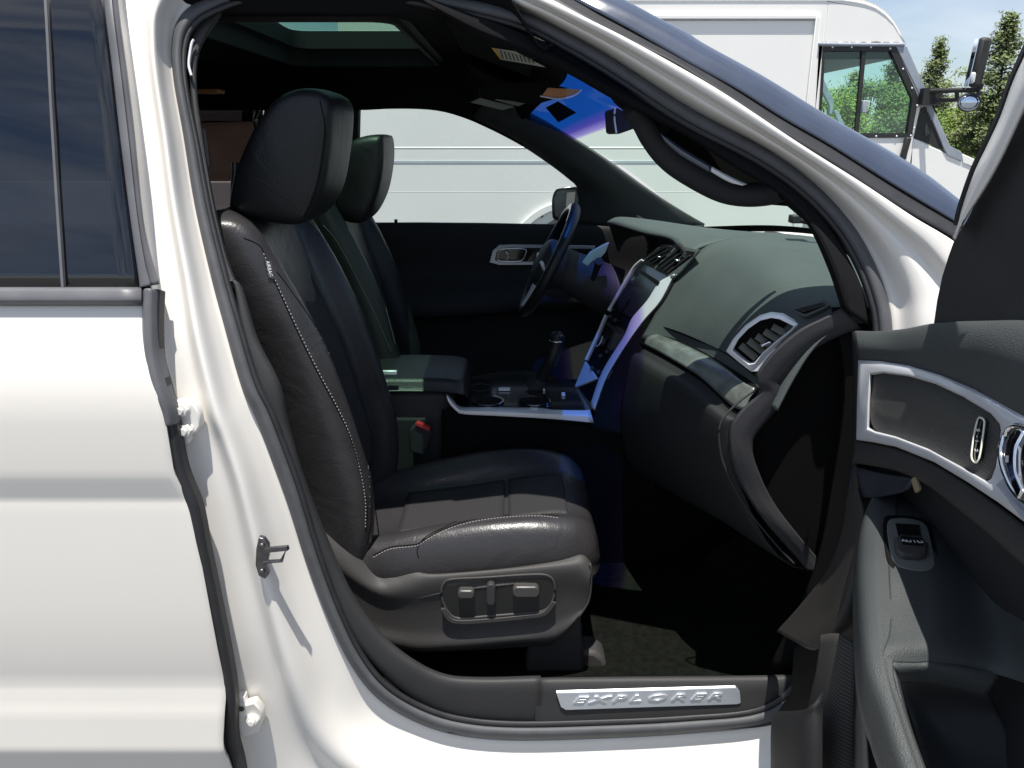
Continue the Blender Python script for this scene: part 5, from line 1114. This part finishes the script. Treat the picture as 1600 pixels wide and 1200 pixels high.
# lower band below the bezel
W0 = [(1337, 689, .022), (1370, 694, .022), (1412, 704, .022), (1460, 725, .022), (1510, 755, .022), (1560, 790, .022), (1600, 820, .022), (1680, 885, .022)]
W1 = [(1335, 706, .027), (1370, 712, .027), (1412, 722, .027), (1458, 744, .027), (1506, 776, .027), (1556, 812, .027), (1598, 845, .027), (1680, 910, .027)]
W2 = [(1332, 722, .018), (1368, 727, .018), (1410, 737, .018), (1455, 760, .018), (1500, 795, .018), (1550, 835, .018), (1595, 875, .018), (1680, 940, .018)]
ob('lower_band', skin([drow(W0), drow(W1), drow(W2), drow(W2, -.05)], 7, 4, corr=True), M['trim'], fdoor, sharp=75, solid=.002)
# bluish patch: reflected light put into the colour, with a worn tab beside it
ob('lit_corner_patch', skin([drow([(1330, 727, .012), (1380, 740, .014), (1432, 748, .012)]), drow([(1326, 750, .012), (1375, 760, .014), (1420, 765, .008)]), drow([(1323, 775, .012), (1362, 778, .014), (1400, 772, .010)])], 16, 4), mat('bluish_lit_trim', (.03, .034, .045), .25, spec=.7, bump=.4, bscale=30, bdist=.002), fdoor, solid=.003)
ob('worn_tab', box(PD(1432, 757, .02), (.006, .02, .012), rot=Matrix.Rotation(R(40), 3, 'X')), mat('worn_tan', (.22, .17, .10), .7), fdoor, bevel=.002)
# armrest: top surface coming toward the camera
def AZ(l): return [PZ(x, y, z) for x, y, z in l]
R0 = AZ([(1362, 790, .958), (1347, 820, .955), (1341, 870, .948), (1343, 960, .925), (1350, 1050, .902), (1372, 1120, .880), (1396, 1190, .862), (1420, 1260, .845)])
R0 = [p+Vector((.0, 0, -.045)) for p in R0]
R1 = AZ([(1362, 782, .975), (1350, 812, .968), (1344, 865, .955), (1346, 955, .932), (1354, 1045, .910), (1376, 1115, .888), (1400, 1190, .868), (1424, 1260, .850)])
R2 = AZ([(1372, 776, .985), (1366, 806, .980), (1364, 860, .968), (1367, 950, .944), (1376, 1040, .920), (1396, 1110, .898), (1422, 1190, .876), (1450, 1265, .858)])
R3 = AZ([(1402, 770, .988), (1402, 800, .985), (1404, 858, .972), (1408, 945, .948), (1395, 1042, .920), (1412, 1110, .897), (1440, 1190, .875), (1468, 1265, .856)])
R4 = AZ([(1438, 775, .982), (1450, 800, .982), (1460, 858, .970), (1472, 940, .946), (1400, 1062, .905), (1418, 1120, .890), (1446, 1195, .868), (1474, 1268, .850)])
R5 = AZ([(1470, 792, .965), (1490, 820, .965), (1510, 880, .955), (1535, 960, .935), (1410, 1085, .860), (1428, 1135, .850), (1456, 1200, .835), (1484, 1270, .82)])
arm_m = mat('armrest_skin', (.038, .043, .043), .55, spec=.4, bump=.6, bscale=650, voronoi=True, bdist=.0008, var=.06, vscale=10)
ar = ob('armrest', skin([R0, R1, R2, [a.lerp(b, .5) for a, b in zip(R2, R3)], R3], 8, 4, corr=True), arm_m, fdoor, sharp=80, solid=.003)
# upper armrest top (wide part) and far slope
T3_ = AZ([(1395, 768, .985), (1400, 800, .984), (1404, 858, .972), (1406, 900, .962), (1408, 945, .948), (1408, 985, .938), (1400, 1012, .932), (1392, 1035, .921)])
T3 = [p+Vector((-.014, 0, -.002)) for p in T3_]
T4 = AZ([(1440, 772, .982), (1450, 800, .982), (1460, 858, .972), (1466, 900, .962), (1470, 945, .948), (1470, 985, .938), (1468, 1012, .930), (1466, 1036, .916)])
T5 = AZ([(1475, 792, .965), (1498, 822, .965), (1520, 880, .955), (1535, 920, .948), (1548, 965, .935), (1555, 1005, .925), (1560, 1035, .915), (1562, 1055, .905)])
T6 = AZ([(1490, 800, .99), (1530, 835, .99), (1570, 900, .98), (1595, 950, .97), (1620, 1000, .96), (1640, 1040, .95), (1655, 1070, .94), (1665, 1090, .93)])
ob('armrest_top', skin([T3, T3_, [a.lerp(b, .5) for a, b in zip(T3_, T4)], T4, T5, T6], 8, 4, corr=True), arm_m, ar, sharp=80, solid=.003)
# pull cup: rim roll and dark inside
cup_m = mat('shaded_cup_skin', (.022, .024, .026), .65, spec=.3, bump=.5, bscale=330, voronoi=True, bdist=.0006)  # darker armrest skin, shade inside the cup put into its colour
ob('cup_rim', skin([AZ([(1392, 1035, .921), (1430, 1036, .918), (1466, 1036, .916), (1562, 1052, .905)]), AZ([(1396, 1044, .917), (1430, 1043, .914), (1466, 1044, .913), (1556, 1062, .900)]), AZ([(1401, 1054, .905), (1432, 1053, .902), (1464, 1055, .900), (1548, 1074, .89)]), AZ([(1404, 1062, .885), (1434, 1064, .882), (1462, 1067, .880), (1540, 1086, .872)])], 24, 5), arm_m, ar, sharp=80, solid=.003)
ob('cup_floor', skin([AZ([(1404, 1060, .886), (1434, 1062, .883), (1462, 1065, .881), (1545, 1085, .874)]), AZ([(1412, 1085, .84), (1440, 1092, .83), (1475, 1098, .83), (1560, 1115, .83)]), AZ([(1430, 1140, .80), (1465, 1150, .79), (1500, 1160, .79), (1600, 1180, .80)]), AZ([(1460, 1240, .78), (1500, 1245, .77), (1560, 1250, .77), (1680, 1260, .78)])], 20, 5), cup_m, ar, solid=.003)
ob('cup_side', skin([[p+Vector((0, 0, -.002)) for p in R3[4:]], [p+Vector((.012, 0, -.03)) for p in R3[4:]], [p+Vector((.02, 0, -.11)) for p in R3[4:]]], 20, 3), arm_m, ar, solid=.003)
ob('seam', tube(cr([p.lerp(q, .35) for p, q in zip(R1, R2)], 90), .0011, seg=6), M['dark'], ar)
stitches([p.lerp(q, .55)+Vector((-.0005, 0, .002)) for p, q in zip(R1, R2)], 95, .0008, .0035, M['stitch_d'], ar)
# window switch
def SWp(l, z, dz=0): return [PZ(x, y, z)+Vector((0, 0, dz)) for x, y in l]
def zs__(y): return .975+(.948-.975)*(y-840)/(945-840)
def SW(l, dz=0): return [PZ(x, y, zs__(y))+Vector((0, 0, dz)) for x, y in l]
so_ = [(1380, 815), (1400, 809), (1430, 812), (1452, 822), (1460, 850), (1466, 885), (1462, 900), (1445, 904), (1410, 900), (1392, 890), (1383, 865)]
si_ = [(1386, 822), (1402, 815), (1428, 817), (1446, 826), (1454, 852), (1459, 882), (1456, 894), (1444, 898), (1413, 894), (1397, 885), (1389, 862)]
swb = ob('window_switch', prism(cr(SW(si_, .006), 50, True), (0, 0, -.006)), mat('switch_plate_plastic', (.11, .12, .11), .55, bump=.4, bscale=500), ar, bevel=.001)
ob('switch_gap', polyring(cr(SW(so_, .004), 50, True), cr(SW(si_, .0045), 50, True), (0, 0, -.004)), M['dark'], swb)
ob('switch_recess', prism(SW([(1398, 825), (1435, 827), (1440, 858), (1404, 852)], .0075), (0, 0, -.002)), M['gloss'], swb)
bt_ = ob('switch_button', prism(SW([(1395, 853), (1402, 849), (1440, 853), (1447, 862), (1446, 878), (1436, 882), (1408, 880), (1398, 873)], .014), (0, 0, -.012)), M['trim_w'], swb, bevel=.003)
ob('button_face', prism(SW([(1404, 852), (1438, 855), (1441, 868), (1407, 865)], .0150), (0, 0, -.002)), M['gloss'], swb)
ob('button_edge', prism(SW([(1405, 850.5), (1436, 853), (1436.5, 855), (1405.5, 852.5)], .0160), (0, 0, -.002)), M['chrome'], swb)
a_, b__ = SW([(1409, 860)], .0154)[0], SW([(1436, 862)], .0154)[0]
ob('button_lettering', textmesh('AUTO', .0105, .0002, (a_+b__)/2, b__-a_, Vector((0, 0, 1)).cross(b__-a_), wide=1.0), M['pinkw'], swb)
# lower flared trim at the hinge side, map pocket and lower speaker cloth
F0 = [(1334, 722, .0), (1326, 775, .01), (1318, 830, .02), (1296, 890, .03), (1255, 945, .045), (1216, 988, .06)]
F1 = [(1338, 725, .012), (1334, 780, .022), (1330, 840, .035), (1318, 900, .045), (1290, 960, .055), (1243, 1003, .07)]
F2 = [(1345, 775, .014), (1348, 800, .024), (1344, 850, .035), (1336, 910, .04), (1312, 965, .055), (1272, 1016, .068)]
F3 = [(1362, 778, .0), (1360, 820, .01), (1352, 870, .02), (1345, 930, .02), (1338, 970, .03), (1300, 1000, .05)]
F4 = [(1380, 778, -.01), (1380, 820, -.01), (1375, 870, .0), (1360, 950, .01), (1352, 990, .02), (1337, 1012, .03)]
ob('lower_flare', skin([drow(F0, -.01), drow(F0), drow(F1), drow(F2), drow(F3), drow(F4)], 10, 4, corr=True), mat('flare_plastic', (.034, .031, .028), .6, spec=.35, bump=.5, bscale=500, voronoi=True, bdist=.0006), fdoor, sharp=80, solid=.003)
mr2 = bpy.data.materials.new('ribbed_cloth'); mr2.use_nodes = True; t_ = mr2.node_tree; b_ = t_.nodes['Principled BSDF']; b_.inputs['Roughness'].default_value = .8
tcn = t_.nodes.new('ShaderNodeTexCoord'); wv = t_.nodes.new('ShaderNodeTexWave'); wv.bands_direction = 'Z'; wv.inputs['Scale'].default_value = 62; wv.inputs['Distortion'].default_value = .3
t_.links.new(tcn.outputs['Object'], wv.inputs[0]); rr_ = t_.nodes.new('ShaderNodeValToRGB'); rr_.color_ramp.elements[0].color = (.010, .010, .010, 1); rr_.color_ramp.elements[1].color = (.05, .046, .04, 1)
t_.links.new(wv.outputs['Fac'], rr_.inputs[0]); t_.links.new(rr_.outputs[0], b_.inputs['Base Color'])
ob('speaker_cloth', skin([drow([(1283, 992, .085), (1310, 990, .08), (1336, 1005, .065)]), drow([(1276, 1050, .09), (1305, 1050, .085), (1336, 1060, .065)]), drow([(1262, 1120, .09), (1300, 1120, .088), (1334, 1130, .066)]), drow([(1255, 1240, .09), (1298, 1240, .088), (1332, 1240, .066)])], 16, 4), mr2, fdoor, solid=.003)
ob('map_pocket', skin([drow([(1208, 1118, .115), (1218, 1112, .125), (1262, 1108, .13), (1285, 1080, .11)]), drow([(1206, 1150, .12), (1216, 1148, .13), (1255, 1150, .135), (1285, 1150, .115)]), drow([(1206, 1240, .12), (1216, 1240, .13), (1255, 1240, .135), (1285, 1240, .115)])], 16, 4), mat('pocket_plastic', (.012, .012, .013), .7, spec=.25), fdoor, sharp=80, solid=.004)
ob('pocket_back', prism(dr([(1240, 1010), (1290, 990), (1292, 1240), (1212, 1240), (1215, 1110), (1235, 1080)], .06), dn_*-.02), M['dark'], fdoor, bevel=.004)
ob('panel_fold', skin([drow([(1338, 1030, .05), (1336, 1120, .06), (1334, 1240, .07)]), drow([(1346, 1060, .055), (1352, 1130, .07), (1358, 1240, .075)])], 12, 3), mat('pale_edge', (.13, .125, .105), .6), fdoor, solid=.003)
ob('panel_fold', skin([drow([(1344, 1050, .05), (1352, 1110, .06), (1374, 1182, .065)]), drow([(1340, 1040, .055), (1366, 1120, .07), (1374, 1182, .075)])], 12, 3), bpy.data.materials['pale_edge'], fdoor, solid=.003)
ob('panel_fold', skin([drow([(1348, 1060, .045), (1372, 1140, .055), (1392, 1240, .06)]), drow([(1352, 1050, .06), (1384, 1130, .07), (1412, 1240, .078)])], 12, 3), bpy.data.materials['pale_edge'], fdoor, solid=.003)
# sail trim and window frame
SL = [(1490, 372), (1480, 400), (1470, 430), (1462, 465), (1456, 512)]
sail = [(1490, 372), (1508, 345), (1530, 300), (1550, 262), (1575, 215), (1605, 160), (1640, 90), (1760, 90), (1760, 520), (1600, 512), (1456, 514), (1462, 470), (1470, 432), (1480, 400)]
ob('sail_trim', prism([PD(x, y, .004) for x, y in sail], dn_*-.02), M['trim'], fdoor, bevel=.004)
ob('sail_ridge', tube(dr([(1560, 262), (1535, 320), (1532, 400), (1532, 505)], .006), .005, n=20), M['trim'], fdoor)
ob('sail_pad', prism(dr([(1565, 270), (1640, 180), (1760, 180), (1760, 510), (1560, 508), (1556, 400)], .010), dn_*-.01), M['liner'], fdoor, bevel=.006)
FA = [(1500, 352), (1506, 325), (1525, 270), (1545, 228), (1565, 185), (1585, 130), (1602, 92), (1640, 10)]
FB = [(1490, 374), (1512, 335), (1540, 290), (1562, 250), (1580, 212), (1600, 168), (1618, 130), (1660, 40)]
ob('window_frame', skin([[PD(x, y, -.02) for x, y in FA], [PD(x, y, .010) for x, y in mid(FA, FB, .05)], [PD(x, y, .026) for x, y in mid(FA, FB, .5)], [PD(x, y, .026) for x, y in FB]], 8, 4, corr=True), M['white_in'], fdoor, sharp=70, solid=.004)
ob('frame_seal', sweep(cr([PD(x-1, y, -.012) for x, y in FA], 40), [(.003, -.003), (.003, .006), (-.004, .006), (-.004, -.003)], up=dn_), M['rubber_b'], fdoor)
